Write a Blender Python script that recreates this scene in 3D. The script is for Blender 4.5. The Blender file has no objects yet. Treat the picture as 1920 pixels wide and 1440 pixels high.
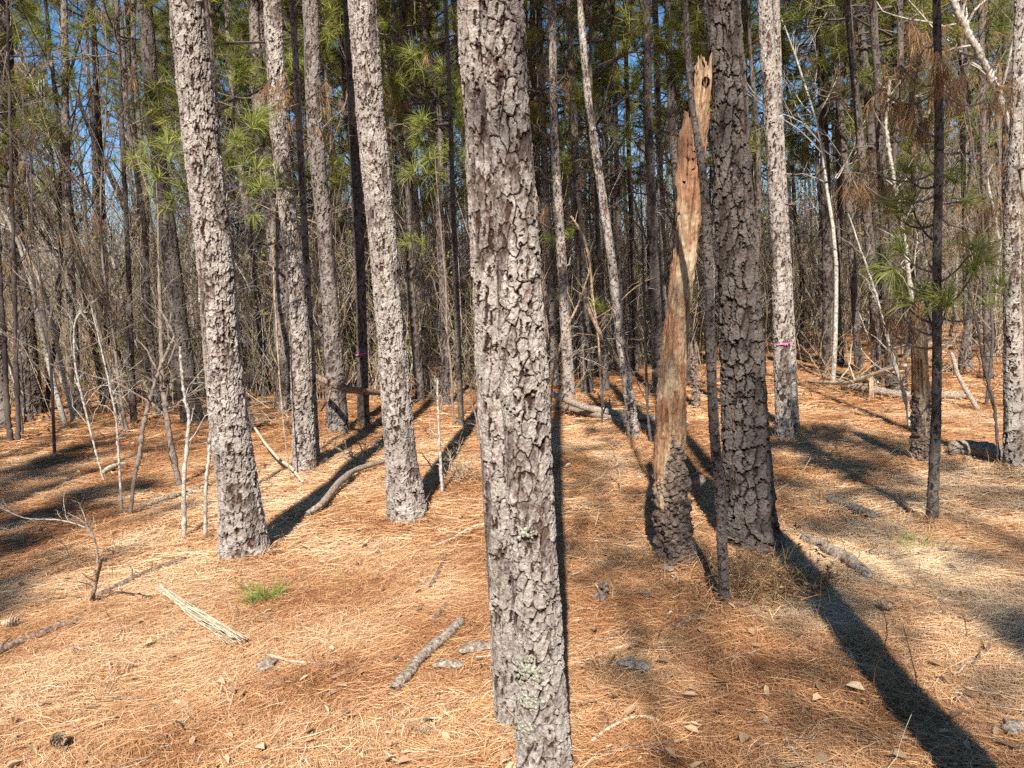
import bpy, math
import numpy as np
from mathutils import Vector, Matrix

rng = np.random.default_rng(11)
R = math.radians
scene = bpy.context.scene
COL = scene.collection

# ------------------------------------------------------------------ camera, sky, sun
CAM = np.array([0.0, 0.0, 1.6])
PITCH, ROLL, FPX = R(6.3), R(3.4), 1441.0          # FPX: focal length in photo pixels (1920 wide)
f_ = np.array([0, math.cos(PITCH), -math.sin(PITCH)])
r0 = np.array([1.0, 0, 0])
u0 = np.array([0, math.sin(PITCH), math.cos(PITCH)])
r_ = math.cos(ROLL) * r0 - math.sin(ROLL) * u0
u_ = math.cos(ROLL) * u0 + math.sin(ROLL) * r0
cd = bpy.data.cameras.new('camera')
cam = bpy.data.objects.new('camera', cd)
COL.objects.link(cam)
cam.matrix_world = Matrix(((r_[0], u_[0], -f_[0], CAM[0]), (r_[1], u_[1], -f_[1], CAM[1]),
                           (r_[2], u_[2], -f_[2], CAM[2]), (0, 0, 0, 1)))
cd.sensor_width = 36.0
cd.lens = 36.0 * FPX / 1920.0
cd.clip_start = 0.05
cd.clip_end = 3000
scene.camera = cam


def ray(px, py):
    d = f_ * FPX + r_ * (px - 960) + u_ * (720 - py)
    return d / np.linalg.norm(d)


def on_ground(px, py, z=0.0):
    d = ray(px, py)
    return CAM + d * ((z - CAM[2]) / d[2])


def on_plane(px, py, Y):
    d = ray(px, py)
    return CAM + d * (Y / d[1])


def depth(p):
    return float(np.dot(np.asarray(p) - CAM, f_))


def project(p):
    q = np.asarray(p) - CAM
    z = np.dot(q, f_)
    return 960 + FPX * np.dot(q, r_) / z, 720 - FPX * np.dot(q, u_) / z


SUN_ELEV = R(43)
SHADOW_AZ = math.atan2(*ray(1056, 556)[:2])          # the way shadows run on the ground, from +Y towards +X
SD = np.array([math.sin(SHADOW_AZ), math.cos(SHADOW_AZ), 0])
SUNV = -SD * math.cos(SUN_ELEV) + np.array([0, 0, math.sin(SUN_ELEV)])   # towards the sun
sl = bpy.data.lights.new('sun', 'SUN')
sl.energy = 5.0
sl.angle = R(0.53)
sl.color = (1.0, 0.93, 0.83)
so = bpy.data.objects.new('sun', sl)
so.rotation_euler = Vector(SUNV).to_track_quat('Z', 'Y').to_euler()
COL.objects.link(so)

w = bpy.data.worlds.new('World')
scene.world = w
w.use_nodes = True
nt = w.node_tree
bg = nt.nodes['Background']
sky = nt.nodes.new('ShaderNodeTexSky')
sky.sky_type = 'NISHITA'
sky.sun_disc = False
sky.sun_elevation = SUN_ELEV
sky.sun_rotation = math.atan2(SUNV[0], SUNV[1])
sky.air_density = 1.0
sky.dust_density = 0.0
sky.ozone_density = 2.0
hs = nt.nodes.new('ShaderNodeHueSaturation')
hs.inputs['Saturation'].default_value = 1.3
nt.links.new(sky.outputs[0], hs.inputs['Color'])
nt.links.new(hs.outputs[0], bg.inputs[0])
bg.inputs[1].default_value = 0.072
scene.view_settings.view_transform = 'Standard'
scene.view_settings.look = 'None'
scene.view_settings.exposure = 1.2
scene.view_settings.gamma = 1.0
cy = scene.cycles
cy.max_bounces = 4
cy.diffuse_bounces = 2
cy.glossy_bounces = 1
cy.transmission_bounces = 2
cy.transparent_max_bounces = 4
cy.caustics_reflective = cy.caustics_refractive = False
cy.use_denoising = False
cy.use_adaptive_sampling = True
cy.adaptive_threshold = 0.02


# ------------------------------------------------------------------ numpy helpers
def hash2(ix, iy, s):
    h = np.sin(ix * 127.1 + iy * 311.7 + s * 74.7) * 43758.5453
    return h - np.floor(h)


def hash3(ix, iy, iz, s):
    h = np.sin(ix * 127.1 + iy * 311.7 + iz * 191.3 + s * 74.7) * 43758.5453
    return h - np.floor(h)


def vnoise(x, y, z, s=0.0):
    ix, iy, iz = np.floor(x), np.floor(y), np.floor(z)
    fx, fy, fz = x - ix, y - iy, z - iz
    fx, fy, fz = (t * t * (3 - 2 * t) for t in (fx, fy, fz))
    out = 0
    for a in (0, 1):
        wx = fx if a else 1 - fx
        for b in (0, 1):
            wy = fy if b else 1 - fy
            for c in (0, 1):
                wz = fz if c else 1 - fz
                out = out + hash3(ix + a, iy + b, iz + c, s) * wx * wy * wz
    return out


def worley(u, v, n, s):
    """u wraps with period n (cells round the trunk), v free"""
    iu, iv = np.floor(u), np.floor(v)
    f1 = np.full(u.shape, 9.0)
    f2 = np.full(u.shape, 9.0)
    rnd = np.zeros(u.shape)
    dv = np.zeros(u.shape)
    for a in (-1, 0, 1):
        for b in (-1, 0, 1):
            cu, cv = np.mod(iu + a, n), iv + b
            x = iu + a + 0.12 + 0.76 * hash2(cu, cv, s)
            y = cv + 0.12 + 0.76 * hash2(cu, cv, s + 3.3)
            d = np.maximum(np.abs(u - x), np.abs(v - y)) * 0.55 + 0.45 * np.hypot(u - x, v - y)
            near = d < f1
            f2 = np.where(near, f1, np.minimum(f2, d))
            rnd = np.where(near, hash2(cu, cv, s + 7.7), rnd)
            dv = np.where(near, v - y, dv)
            f1 = np.where(near, d, f1)
    return f1, f2, rnd, dv


def sstep(a, b, x):
    t = np.clip((x - a) / (b - a), 0, 1)
    return t * t * (3 - 2 * t)


def norm(a):
    return a / np.maximum(np.linalg.norm(a, axis=-1, keepdims=True), 1e-9)


class MB:
    """collects faces for one mesh object"""
    def __init__(s):
        s.V, s.F, s.M, s.A, s.n = [], [], [], {}, 0
        s.pending = []

    def add(s, V, F, mat=0, **attrs):
        V = np.asarray(V, float).reshape(-1, 3)
        F = np.asarray(F, np.int64)
        s.V.append(V)
        s.F.append(F + s.n)
        s.M.append(np.full(len(F), mat, np.int32))
        s.pending.append((s.n, len(V), attrs))
        s.n += len(V)

    def tubes(s, P, Rr, sides=4, mat=0, **attrs):
        P = np.asarray(P, float)
        Rr = np.asarray(Rr, float)
        N, n, _ = P.shape
        T = norm(np.gradient(P, axis=1))
        ref = np.array([0.31, 0.52, 0.11])
        ref2 = np.array([0.7, -0.2, 0.9])
        X = np.cross(T, ref)
        bad = np.linalg.norm(X, axis=-1, keepdims=True) < 0.15
        X = norm(np.where(bad, np.cross(T, ref2), X))
        Y = np.cross(T, X)
        a = np.arange(sides) / sides * 2 * np.pi
        V = P[:, :, None, :] + Rr[:, :, None, None] * (X[:, :, None, :] * np.cos(a)[None, None, :, None] + Y[:, :, None, :] * np.sin(a)[None, None, :, None])
        i = np.arange(N)[:, None, None] * (n * sides)
        j = np.arange(n - 1)[None, :, None] * sides
        k = np.arange(sides)[None, None, :]
        k2 = (k + 1) % sides
        F = np.stack(np.broadcast_arrays(i + j + k, i + j + k2, i + j + sides + k2, i + j + sides + k), -1).reshape(-1, 4)
        at = {}
        for key, val in attrs.items():
            at[key] = np.repeat(np.asarray(val, float), n * sides) if np.ndim(val) else val
        s.add(V, F, mat, **at)

    def needles(s, P, D, L, wd, droop=0.0, mat=0, segs=2, up=None, **attrs):
        """thin tapering blades from P along D"""
        N = len(P)
        L = np.broadcast_to(np.asarray(L, float), (N,))[:, None]
        wd = np.broadcast_to(np.asarray(wd, float), (N,))[:, None]
        D = norm(D)
        side = norm(np.cross(D, norm(rng.normal(size=(N, 3)))) if up is None else np.cross(D, up))
        g = np.array([0, 0, -1.0]) * droop
        if segs == 1:
            V = np.stack([P - side * wd / 2, P + side * wd / 2, P + norm(D + g) * L], 1)
            F = (np.arange(N) * 3)[:, None] + np.arange(3)
            k = 3
        else:
            M = P + D * L * 0.5
            E = M + norm(D + g) * L * 0.5
            V = np.stack([P - side * wd / 2, P + side * wd / 2, M + side * wd / 2, M - side * wd / 2, E], 1)
            b = (np.arange(N) * 5)[:, None]
            F = np.concatenate([b + np.array([0, 1, 2, 3]), b + np.array([3, 2, 4, 4])])
            k = 5
        at = {}
        for key, val in attrs.items():
            at[key] = np.repeat(np.asarray(val, float), k) if np.ndim(val) else val
        s.add(V, F, mat, **at)

    def mesh(s, name, mats, smooth=False):
        me = bpy.data.meshes.new(name)
        V = np.concatenate(s.V)
        counts, idx = [], []
        for F in s.F:
            if F.shape[1] == 4:
                tri = F[:, 2] == F[:, 3]
                if tri.all():
                    counts.append(np.full(len(F), 3)); idx.append(F[:, :3].ravel())
                elif tri.any():
                    c = np.where(tri, 3, 4)
                    m = np.ones(F.shape, bool); m[tri, 3] = False
                    counts.append(c); idx.append(F[m])
                else:
                    counts.append(np.full(len(F), 4)); idx.append(F.ravel())
            else:
                counts.append(np.full(len(F), F.shape[1])); idx.append(F.ravel())
        counts = np.concatenate(counts).astype(np.int32)
        idx = np.concatenate(idx).astype(np.int32)
        me.vertices.add(len(V)); me.loops.add(len(idx)); me.polygons.add(len(counts))
        me.vertices.foreach_set('co', V.astype(np.float32).ravel())
        me.loops.foreach_set('vertex_index', idx)
        st = np.concatenate([[0], np.cumsum(counts)[:-1]]).astype(np.int32)
        me.polygons.foreach_set('loop_start', st)
        me.polygons.foreach_set('material_index', np.concatenate(s.M))
        me.polygons.foreach_set('use_smooth', np.full(len(counts), smooth))
        names = set(k for _, _, a in s.pending for k in a)
        for nm in names:
            buf = np.zeros(len(V), np.float32)
            for st0, n, a in s.pending:
                if nm in a:
                    buf[st0:st0 + n] = a[nm]
            at = me.attributes.new(nm, 'FLOAT', 'POINT')
            at.data.foreach_set('value', buf)
        for m in mats:
            me.materials.append(m)
        me.update(calc_edges=True)
        return me

    def obj(s, name, mats, parent=None, smooth=False, loc=None):
        o = bpy.data.objects.new(name, s.mesh(name, mats, smooth))
        COL.objects.link(o)
        if parent is not None:
            o.parent = parent
        if loc is not None:
            o.location = loc
        return o


def tag(o, label=None, cat=None, group=None, kind=None):
    if label: o['label'] = label
    if cat: o['category'] = cat
    if group: o['group'] = group
    if kind: o['kind'] = kind
    return o


def empty(name, loc, label, cat, group=None):
    o = bpy.data.objects.new(name, None)
    o.empty_display_size = 0.2
    o.location = loc
    COL.objects.link(o)
    return tag(o, label, cat, group)


FEET = [(460, 1050, .20), (766, 982, .16), (573, 888, .14), (1420, 1040, .24), (1471, 836, .15), (1747, 990, .06), (1728, 872, .14), (1903, 884, .16), (1268, 1069, .2), (634, 815, .17), (682, 806, .1), (1362, 1150, .05), (984, 1375, .12), (1022, 1500, .12), (58, 775, .25), (592, 866, .08), (1190, 832, .1), (1488, 815, .1), (1066, 752, .14)]
FEET = [(*on_ground(a, b)[:2], c) for a, b, c in FEET]


def ground_z(x, y):
    x = np.asarray(x, float); y = np.asarray(y, float)
    z0 = np.zeros(np.broadcast(x, y).shape)
    for fx, fy, fr in FEET:
        z0 = z0 + 0.055 * np.exp(-((x - fx) ** 2 + (y - fy) ** 2) / (fr * 1.25) ** 2)
    hump, z0 = z0, z0 * 0
    return hump + (vnoise(x * 0.35 + z0, y * 0.35 + z0, z0, 1.0) - 0.5) * 0.10 + (vnoise(x * 1.7 + z0, y * 1.7 + z0, z0, 2.0) - 0.5) * 0.035 + (vnoise(x * 4.6 + z0, y * 4.6 + z0, z0, 3.0) - 0.5) * 0.030


# ------------------------------------------------------------------ materials
def new_mat(name):
    m = bpy.data.materials.new(name)
    m.use_nodes = True
    t = m.node_tree
    b = t.nodes['Principled BSDF']
    b.inputs['Roughness'].default_value = 0.9
    b.inputs['Specular IOR Level'].default_value = 0.2
    return m, t, b


def N(t, kind, **kw):
    n = t.nodes.new(kind)
    for k, v in kw.items():
        setattr(n, k, v)
    return n


def noise(t, scale, detail=4, vec=None, rough=0.6, coord='Object', stretch=None):
    if vec is None:
        tc = N(t, 'ShaderNodeTexCoord')
        vec = tc.outputs[coord]
    if stretch:
        mp = N(t, 'ShaderNodeMapping')
        mp.inputs['Scale'].default_value = stretch
        t.links.new(vec, mp.inputs['Vector'])
        vec = mp.outputs[0]
    n = N(t, 'ShaderNodeTexNoise')
    n.inputs['Scale'].default_value = scale
    n.inputs['Detail'].default_value = detail
    n.inputs['Roughness'].default_value = rough
    t.links.new(vec, n.inputs['Vector'])
    return n.outputs['Fac']


def ramp(t, src, stops):
    r = N(t, 'ShaderNodeValToRGB')
    el = r.color_ramp.elements
    while len(el) < len(stops):
        el.new(0.5)
    for e, (p, c) in zip(el, stops):
        e.position = p
        e.color = (*c, 1) if len(c) == 3 else c
    t.links.new(src, r.inputs['Fac'])
    return r.outputs['Color']


def mix(t, fac, a, b, blend='MIX'):
    m = N(t, 'ShaderNodeMix', data_type='RGBA', blend_type=blend)
    for sock, v in ((m.inputs['Factor'], fac), (m.inputs[6], a), (m.inputs[7], b)):
        if isinstance(v, (int, float)):
            sock.default_value = v
        elif isinstance(v, tuple):
            sock.default_value = (*v, 1)
        else:
            t.links.new(v, sock)
    return m.outputs[2]


def bump(t, b, src, strength=0.6, dist=0.01):
    n = N(t, 'ShaderNodeBump')
    n.inputs['Strength'].default_value = strength
    n.inputs['Distance'].default_value = dist
    t.links.new(src, n.inputs['Height'])
    t.links.new(n.outputs[0], b.inputs['Normal'])


def attr(t, name):
    return N(t, 'ShaderNodeAttribute', attribute_name=name).outputs['Fac']


def bark_mat(name, outer, outer2, inner, lichen=(0.55, 0.56, 0.50), lich=0.5):
    m, t, b = new_mat(name)
    lay, cell = attr(t, 'lay'), attr(t, 'cell')
    g = noise(t, 26, 6, rough=0.7)
    plate = mix(t, cell, outer, outer2)
    plate = mix(t, ramp(t, g, [(0.35, (0, 0, 0)), (0.75, (1, 1, 1))]), plate, tuple(min(1, c * 1.25) for c in outer2))
    lay2 = N(t, 'ShaderNodeMath', operation='MULTIPLY_ADD')
    t.links.new(noise(t, 60, 5, rough=0.75), lay2.inputs[0]); lay2.inputs[1].default_value = 0.5
    t.links.new(lay, lay2.inputs[2])
    mid = tuple(0.62 * a + 0.38 * b_ for a, b_ in zip(outer, inner))
    c = mix(t, ramp(t, lay2.outputs[0], [(0.38, (0, 0, 0)), (0.56, (1, 1, 1))]), inner, mid)
    c = mix(t, ramp(t, lay2.outputs[0], [(0.55, (0, 0, 0)), (0.86, (1, 1, 1))]), c, plate)
    rust = ramp(t, noise(t, 16, 5, rough=0.8), [(0.56, (0, 0, 0)), (0.66, (0.85, 0.85, 0.85))])
    c = mix(t, rust, c, tuple(0.45 * q + e for q, e in zip(outer, (0.075, 0.032, 0.016))))
    ln = noise(t, 12, 6, rough=0.8)
    lf = ramp(t, ln, [(0.52 + 0.2 * (1 - lich), (0, 0, 0)), (0.62 + 0.2 * (1 - lich), (1, 1, 1))])
    lm = N(t, 'ShaderNodeMath', operation='MULTIPLY')
    t.links.new(lf, lm.inputs[0]); t.links.new(lay, lm.inputs[1])
    c = mix(t, lm.outputs[0], c, lichen)
    sp = noise(t, 140, 4, rough=0.8)
    c = mix(t, 0.75, c, ramp(t, sp, [(0.36, (0.45, 0.42, 0.40)), (0.52, (1.0, 1.0, 1.0)), (0.66, (1.35, 1.33, 1.3))]), 'MULTIPLY')
    wv = noise(t, 2.2, 3)
    c = mix(t, 0.55, c, ramp(t, wv, [(0.3, (0.55, 0.5, 0.48)), (0.7, (1.15, 1.12, 1.1))]), 'MULTIPLY')
    t.links.new(c, b.inputs['Base Color'])
    b.inputs['Roughness'].default_value = 0.92
    bump(t, b, noise(t, 140, 6, rough=0.8), 0.8, 0.006)
    return m


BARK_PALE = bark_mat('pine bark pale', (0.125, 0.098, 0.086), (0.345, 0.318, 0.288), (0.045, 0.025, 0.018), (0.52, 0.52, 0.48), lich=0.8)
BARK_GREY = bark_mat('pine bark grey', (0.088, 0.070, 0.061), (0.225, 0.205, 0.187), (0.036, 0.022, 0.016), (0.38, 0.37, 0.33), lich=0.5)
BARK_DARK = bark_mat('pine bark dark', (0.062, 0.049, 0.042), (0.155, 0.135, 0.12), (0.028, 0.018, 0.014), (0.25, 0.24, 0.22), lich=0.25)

BARK_BLACK = bark_mat('dark and shaded pine bark', (0.052, 0.042, 0.037), (0.118, 0.104, 0.095), (0.024, 0.016, 0.013), (0.20, 0.19, 0.175), lich=0.3)  # thickest pine's own dark bark; other trunks get canopy shade in this colour


def simple_mat(name, stops, scale=12, stretch=None, bscale=60, bstr=0.5, bdist=0.004, rough=0.9):
    m, t, b = new_mat(name)
    c = ramp(t, noise(t, scale, 5, stretch=stretch, rough=0.65), stops)
    t.links.new(c, b.inputs['Base Color'])
    b.inputs['Roughness'].default_value = rough
    bump(t, b, noise(t, bscale, 4, stretch=stretch), bstr, bdist)
    return m


TWIG = simple_mat('twig bark', [(0.3, (0.10, 0.075, 0.06)), (0.6, (0.22, 0.18, 0.15)), (0.8, (0.36, 0.32, 0.28))], 28, bscale=90, bstr=0.9, bdist=0.006)
TWIG_PALE = simple_mat('pale twig bark', [(0.36, (0.13, 0.105, 0.085)), (0.5, (0.34, 0.31, 0.27)), (0.8, (0.55, 0.52, 0.47))], 34, bscale=90, bstr=0.9, bdist=0.006)
TWIG_DARK = simple_mat('dark twig bark', [(0.3, (0.04, 0.032, 0.03)), (0.7, (0.12, 0.095, 0.085))], 30, bscale=90, bstr=0.9, bdist=0.006)
TWIG_TAN = simple_mat('tan dead twig', [(0.36, (0.13, 0.085, 0.055)), (0.52, (0.30, 0.22, 0.145)), (0.68, (0.44, 0.35, 0.25))], 30, bscale=90, bstr=0.9, bdist=0.006)
STICK_GREY = simple_mat('weathered stick', [(0.36, (0.10, 0.07, 0.055)), (0.48, (0.26, 0.205, 0.16)), (0.6, (0.38, 0.32, 0.255)), (0.74, (0.48, 0.43, 0.36))], 60, (1, 1, 1), 110, 1.0, 0.012)
STICK_BROWN = simple_mat('brown stick', [(0.35, (0.05, 0.03, 0.022)), (0.5, (0.17, 0.11, 0.08)), (0.68, (0.36, 0.28, 0.21))], 42, (1, 1, 1), 70, 0.8, 0.006)
STICK_PALE = simple_mat('bleached wood', [(0.34, (0.22, 0.16, 0.10)), (0.48, (0.40, 0.335, 0.235)), (0.66, (0.57, 0.51, 0.39))], 40, (1, 1, 1), 80, 0.8, 0.006)
RIBBON = simple_mat('pink ribbon', [(0.3, (0.52, 0.10, 0.25)), (0.7, (0.62, 0.17, 0.33))], 5, rough=0.5)


def leaf_mat(name, stops, trans=0.35, at='rnd'):
    m, t, b = new_mat(name)
    c = ramp(t, attr(t, at), stops)
    t.links.new(c, b.inputs['Base Color'])
    b.inputs['Roughness'].default_value = 0.55
    if trans:
        tr = N(t, 'ShaderNodeBsdfTranslucent')
        t.links.new(c, tr.inputs['Color'])
        ms = N(t, 'ShaderNodeMixShader')
        ms.inputs[0].default_value = trans
        t.links.new(b.outputs[0], ms.inputs[1]); t.links.new(tr.outputs[0], ms.inputs[2])
        t.links.new(ms.outputs[0], t.nodes['Material Output'].inputs['Surface'])
    return m


NEEDLE = leaf_mat('green pine needles', [(0.0, (0.09, 0.115, 0.028)), (0.5, (0.20, 0.22, 0.05)), (0.85, (0.34, 0.33, 0.085)), (1.0, (0.38, 0.29, 0.11))], 0.45)
NEEDLE_BRIGHT = leaf_mat('fresh pine needles', [(0.0, (0.10, 0.13, 0.03)), (0.5, (0.24, 0.28, 0.065)), (1.0, (0.44, 0.43, 0.13))], 0.35)
NEEDLE_DEAD = leaf_mat('dead pine needles', [(0.0, (0.14, 0.075, 0.035)), (0.6, (0.30, 0.175, 0.085)), (1.0, (0.42, 0.28, 0.15))], 0.3)
STRAW = leaf_mat('pine straw', [(0.0, (0.16, 0.068, 0.030)), (0.2, (0.36, 0.165, 0.072)), (0.48, (0.55, 0.30, 0.145)), (0.76, (0.68, 0.45, 0.255)), (1.0, (0.76, 0.61, 0.41))], 0.12)
LEAF = leaf_mat('dry fallen leaves', [(0.0, (0.12, 0.075, 0.05)), (0.4, (0.30, 0.19, 0.11)), (0.75, (0.44, 0.30, 0.18)), (1.0, (0.50, 0.39, 0.26))], 0.15)
BUD = leaf_mat('young spring leaves', [(0.0, (0.16, 0.17, 0.04)), (0.6, (0.24, 0.24, 0.06)), (1.0, (0.34, 0.28, 0.09))], 0.4)
GRASS = leaf_mat('green grass', [(0.0, (0.10, 0.16, 0.03)), (0.6, (0.20, 0.27, 0.06)), (1.0, (0.40, 0.38, 0.14))], 0.3)
WEED = leaf_mat('weed stems', [(0.0, (0.10, 0.045, 0.025)), (0.5, (0.22, 0.115, 0.06)), (0.85, (0.22, 0.17, 0.07)), (1.0, (0.42, 0.27, 0.15))], 0.1)

m, t, b = new_mat('pine straw floor')
fine = noise(t, 90, 6, rough=0.75, stretch=(1, 0.35, 1))
fine2 = noise(t, 110, 6, rough=0.75, stretch=(0.3, 1, 1))
big = noise(t, 1.1, 4)
c1 = ramp(t, fine, [(0.32, (0.10, 0.045, 0.02)), (0.5, (0.34, 0.165, 0.07)), (0.68, (0.55, 0.33, 0.16))])
c2 = ramp(t, fine2, [(0.32, (0.12, 0.055, 0.025)), (0.5, (0.38, 0.19, 0.08)), (0.68, (0.58, 0.36, 0.18))])
c = mix(t, noise(t, 7, 3), c1, c2)
c = mix(t, 0.6, c, ramp(t, big, [(0.3, (0.72, 0.62, 0.55)), (0.7, (1.1, 1.05, 1.0))]), 'MULTIPLY')
t.links.new(c, b.inputs['Base Color'])
bump(t, b, mix(t, 0.5, fine, fine2), 1.0, 0.02)
GROUND = m

m, t, b = new_mat('snag wood')
wood = attr(t, 'wood')
grain = noise(t, 55, 8, stretch=(1, 1, 0.14), rough=0.8)
rot = noise(t, 6, 7, stretch=(1, 1, 0.45), rough=0.65)
pale = ramp(t, grain, [(0.3, (0.13, 0.085, 0.052)), (0.46, (0.29, 0.215, 0.135)), (0.58, (0.45, 0.35, 0.23)), (0.72, (0.58, 0.48, 0.33))])
red = ramp(t, grain, [(0.34, (0.07, 0.034, 0.02)), (0.52, (0.24, 0.12, 0.065)), (0.7, (0.36, 0.22, 0.13))])
wc = mix(t, ramp(t, rot, [(0.42, (0, 0, 0)), (0.56, (1, 1, 1))]), pale, red)
redm = attr(t, 'red')
wc = mix(t, redm, wc, red)
bk = ramp(t, noise(t, 30, 6, rough=0.75), [(0.34, (0.04, 0.026, 0.02)), (0.5, (0.14, 0.10, 0.08)), (0.66, (0.30, 0.235, 0.19))])
wm = N(t, 'ShaderNodeMath', operation='MULTIPLY_ADD')
t.links.new(noise(t, 18, 7, rough=0.8, stretch=(1, 1, 0.3)), wm.inputs[0]); wm.inputs[1].default_value = 1.3
t.links.new(wood, wm.inputs[2])
c = mix(t, ramp(t, wm.outputs[0], [(0.80, (0, 0, 0)), (1.0, (1, 1, 1))]), bk, wc)
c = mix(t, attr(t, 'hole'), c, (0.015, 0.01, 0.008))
t.links.new(c, b.inputs['Base Color'])
bump(t, b, grain, 0.9, 0.012)
SNAG = m

# ------------------------------------------------------------------ ground
gx = np.concatenate([-np.geomspace(400, 9, 40), np.linspace(-8.8, 8.8, 300), np.geomspace(9, 400, 40)])
gy = np.concatenate([-np.geomspace(200, 3, 20), np.linspace(-2.5, 14, 320), np.geomspace(14.3, 600, 60)])
X, Y = np.meshgrid(gx, gy)
Z = ground_z(X, Y)
Vg = np.stack([X, Y, Z], -1).reshape(-1, 3)
ny, nx = X.shape
ii = (np.arange(ny - 1)[:, None] * nx + np.arange(nx - 1)[None, :])
Fg = np.stack([ii, ii + 1, ii + nx + 1, ii + nx], -1).reshape(-1, 4)
mb = MB(); mb.add(Vg, Fg)
tag(mb.obj('ground', [GROUND], smooth=True), kind='structure')


def straw_layer(n, y0, y1, wd, L, lift, dens_pow=1.0):
    y = y0 + (y1 - y0) * rng.random(n) ** dens_pow
    x = (rng.random(n) * 2 - 1) * (0.74 * y + 0.9)
    z = ground_z(x, y)
    fl = vnoise(x * 0.9, y * 0.9, 0 * x, 5.0) * 2 * math.pi * 1.3          # lie of the straw changes slowly
    a = fl + rng.normal(size=n) * 0.85
    ln = L * (0.55 + 0.6 * rng.random(n))
    tilt = rng.normal(size=n) * 0.10 + 0.03
    D = np.stack([np.cos(a), np.sin(a), tilt], -1)
    P = np.stack([x, y, z + 0.002 + lift * rng.random(n) ** 1.5], -1)
    bend = rng.normal(size=n) * 0.35
    D2 = np.stack([np.cos(a + bend), np.sin(a + bend), -np.abs(tilt) * 0.7 + rng.normal(size=n) * 0.04], -1)
    P0 = P - D * (ln * 0.5)[:, None]
    P0[:, 2] = np.maximum(P0[:, 2], z + 0.001)
    P2 = P + D2 * (ln * 0.5)[:, None]
    P2[:, 2] = np.maximum(P2[:, 2], z + 0.001)
    up = norm(np.stack([rng.normal(size=n) * 0.5, rng.normal(size=n) * 0.5, np.ones(n)], -1))
    W = (wd * (0.7 + 0.6 * rng.random(n)))[:, None] / 2
    s1, s2 = norm(np.cross(D, up)), norm(np.cross(D2, up))
    V = np.stack([P0 - s1 * W * 0.5, P0 + s1 * W * 0.5, P + s1 * W, P - s1 * W, P2 + s2 * W * 0.4, P2 - s2 * W * 0.4], 1)
    b = (np.arange(n) * 6)[:, None]
    F = np.concatenate([b + np.array([0, 1, 2, 3]), b + np.array([3, 2, 4, 5])])
    patch = vnoise(x * 2.2, y * 2.2, 0 * x, 9.0) * 0.6 + vnoise(x * 0.5, y * 0.5, 0 * x, 12.0) * 0.5
    rnd = np.clip(rng.beta(1.8, 1.9, n) * 0.95 + 0.10 - 0.018 * np.maximum(y - 4, 0) + (patch - 0.55) * 1.0, 0, 1)
    return V, F, np.repeat(rnd, 6)


mb = MB()
for args in ((270000, 1.9, 4.8, 0.0018, 0.15, 0.03, 0.8), (190000, 4.4, 9.5, 0.0034, 0.19, 0.035, 0.9), (80000, 9.0, 20.0, 0.009, 0.26, 0.04, 0.9), (40000, 19, 45, 0.018, 0.4, 0.05, 0.9)):
    V, F, rn = straw_layer(*args)
    mb.add(V, F, 0, rnd=rn)
for fx, fy, fr in FEET:
    n = 420
    a = rng.random(n) * 6.28
    d_ = fr * 0.55 + np.abs(rng.normal(size=n)) * 0.10
    P = np.stack([fx + np.cos(a) * d_, fy + np.sin(a) * d_, 0 * a], -1)
    P[:, 2] = ground_z(P[:, 0], P[:, 1]) + 0.005
    D = np.stack([-np.cos(a) * 0.6 + rng.normal(size=n) * 0.9, -np.sin(a) * 0.6 + rng.normal(size=n) * 0.9, np.abs(rng.normal(size=n)) * 0.45], -1)
    mb.needles(P, D, 0.08 + 0.11 * rng.random(n), 0.0026, 0.5, 0, 2, rnd=rng.beta(1.6, 1.9, n))
tag(mb.obj('pine_straw', [STRAW]), 'brown and tan pine needle litter covering the whole forest floor', 'pine straw', kind='stuff')

# dry leaves scattered in the straw
n = 1800
y = 2.2 + 14 * rng.random(n) ** 1.6
x = (rng.random(n) * 2 - 1) * (0.72 * y + 0.5)
a = rng.random(n) * 6.28
ln = 0.012 + 0.026 * rng.random(n) ** 1.6
fold = rng.normal(size=n) * 0.6
ax = np.stack([np.cos(a), np.sin(a), rng.normal(size=n) * 0.25], -1)
sd = norm(np.stack([-np.sin(a), np.cos(a), rng.normal(size=n) * 0.3], -1))
P = np.stack([x, y, ground_z(x, y) + 0.018 + 0.018 * rng.random(n)], -1)
lw = (ln * (0.3 + 0.25 * rng.random(n)))[:, None]
L_ = ln[:, None]
upv = np.array([0, 0, 1.0]) * (np.abs(fold)[:, None] * lw)
V = np.stack([P - ax * L_, P - ax * L_ * 0.3 + sd * lw + upv, P + ax * L_ * 0.4 + sd * lw * 0.9 + upv * 1.4, P + ax * L_, P + ax * L_ * 0.35 - sd * lw + upv, P - ax * L_ * 0.35 - sd * lw * 0.9 + upv], 1)
bb = (np.arange(n) * 6)[:, None]
F = np.concatenate([bb + np.array([0, 1, 2, 3]), bb + np.array([0, 3, 4, 5])])
mb = MB(); mb.add(V, F, 0, rnd=np.repeat(rng.random(n), 6))
tag(mb.obj('leaf_litter', [LEAF]), 'curled tan dead leaves strewn over the pine straw', 'leaf litter', kind='stuff')


def polylines(S, D, L, n=6, curve=0.25, up=0.0, jitter=0.05):
    """N bent polylines from S along D, length L"""
    Nn = len(S)
    L = np.broadcast_to(np.asarray(L, float), (Nn,))
    D = norm(np.asarray(D, float))
    pts = [np.asarray(S, float)]
    d = D.copy()
    for _ in range(n - 1):
        d = norm(d + rng.normal(size=(Nn, 3)) * curve / math.sqrt(n) + np.array([0, 0, up / n]))
        pts.append(pts[-1] + d * (L / (n - 1))[:, None])
    return np.stack(pts, 1)


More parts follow.
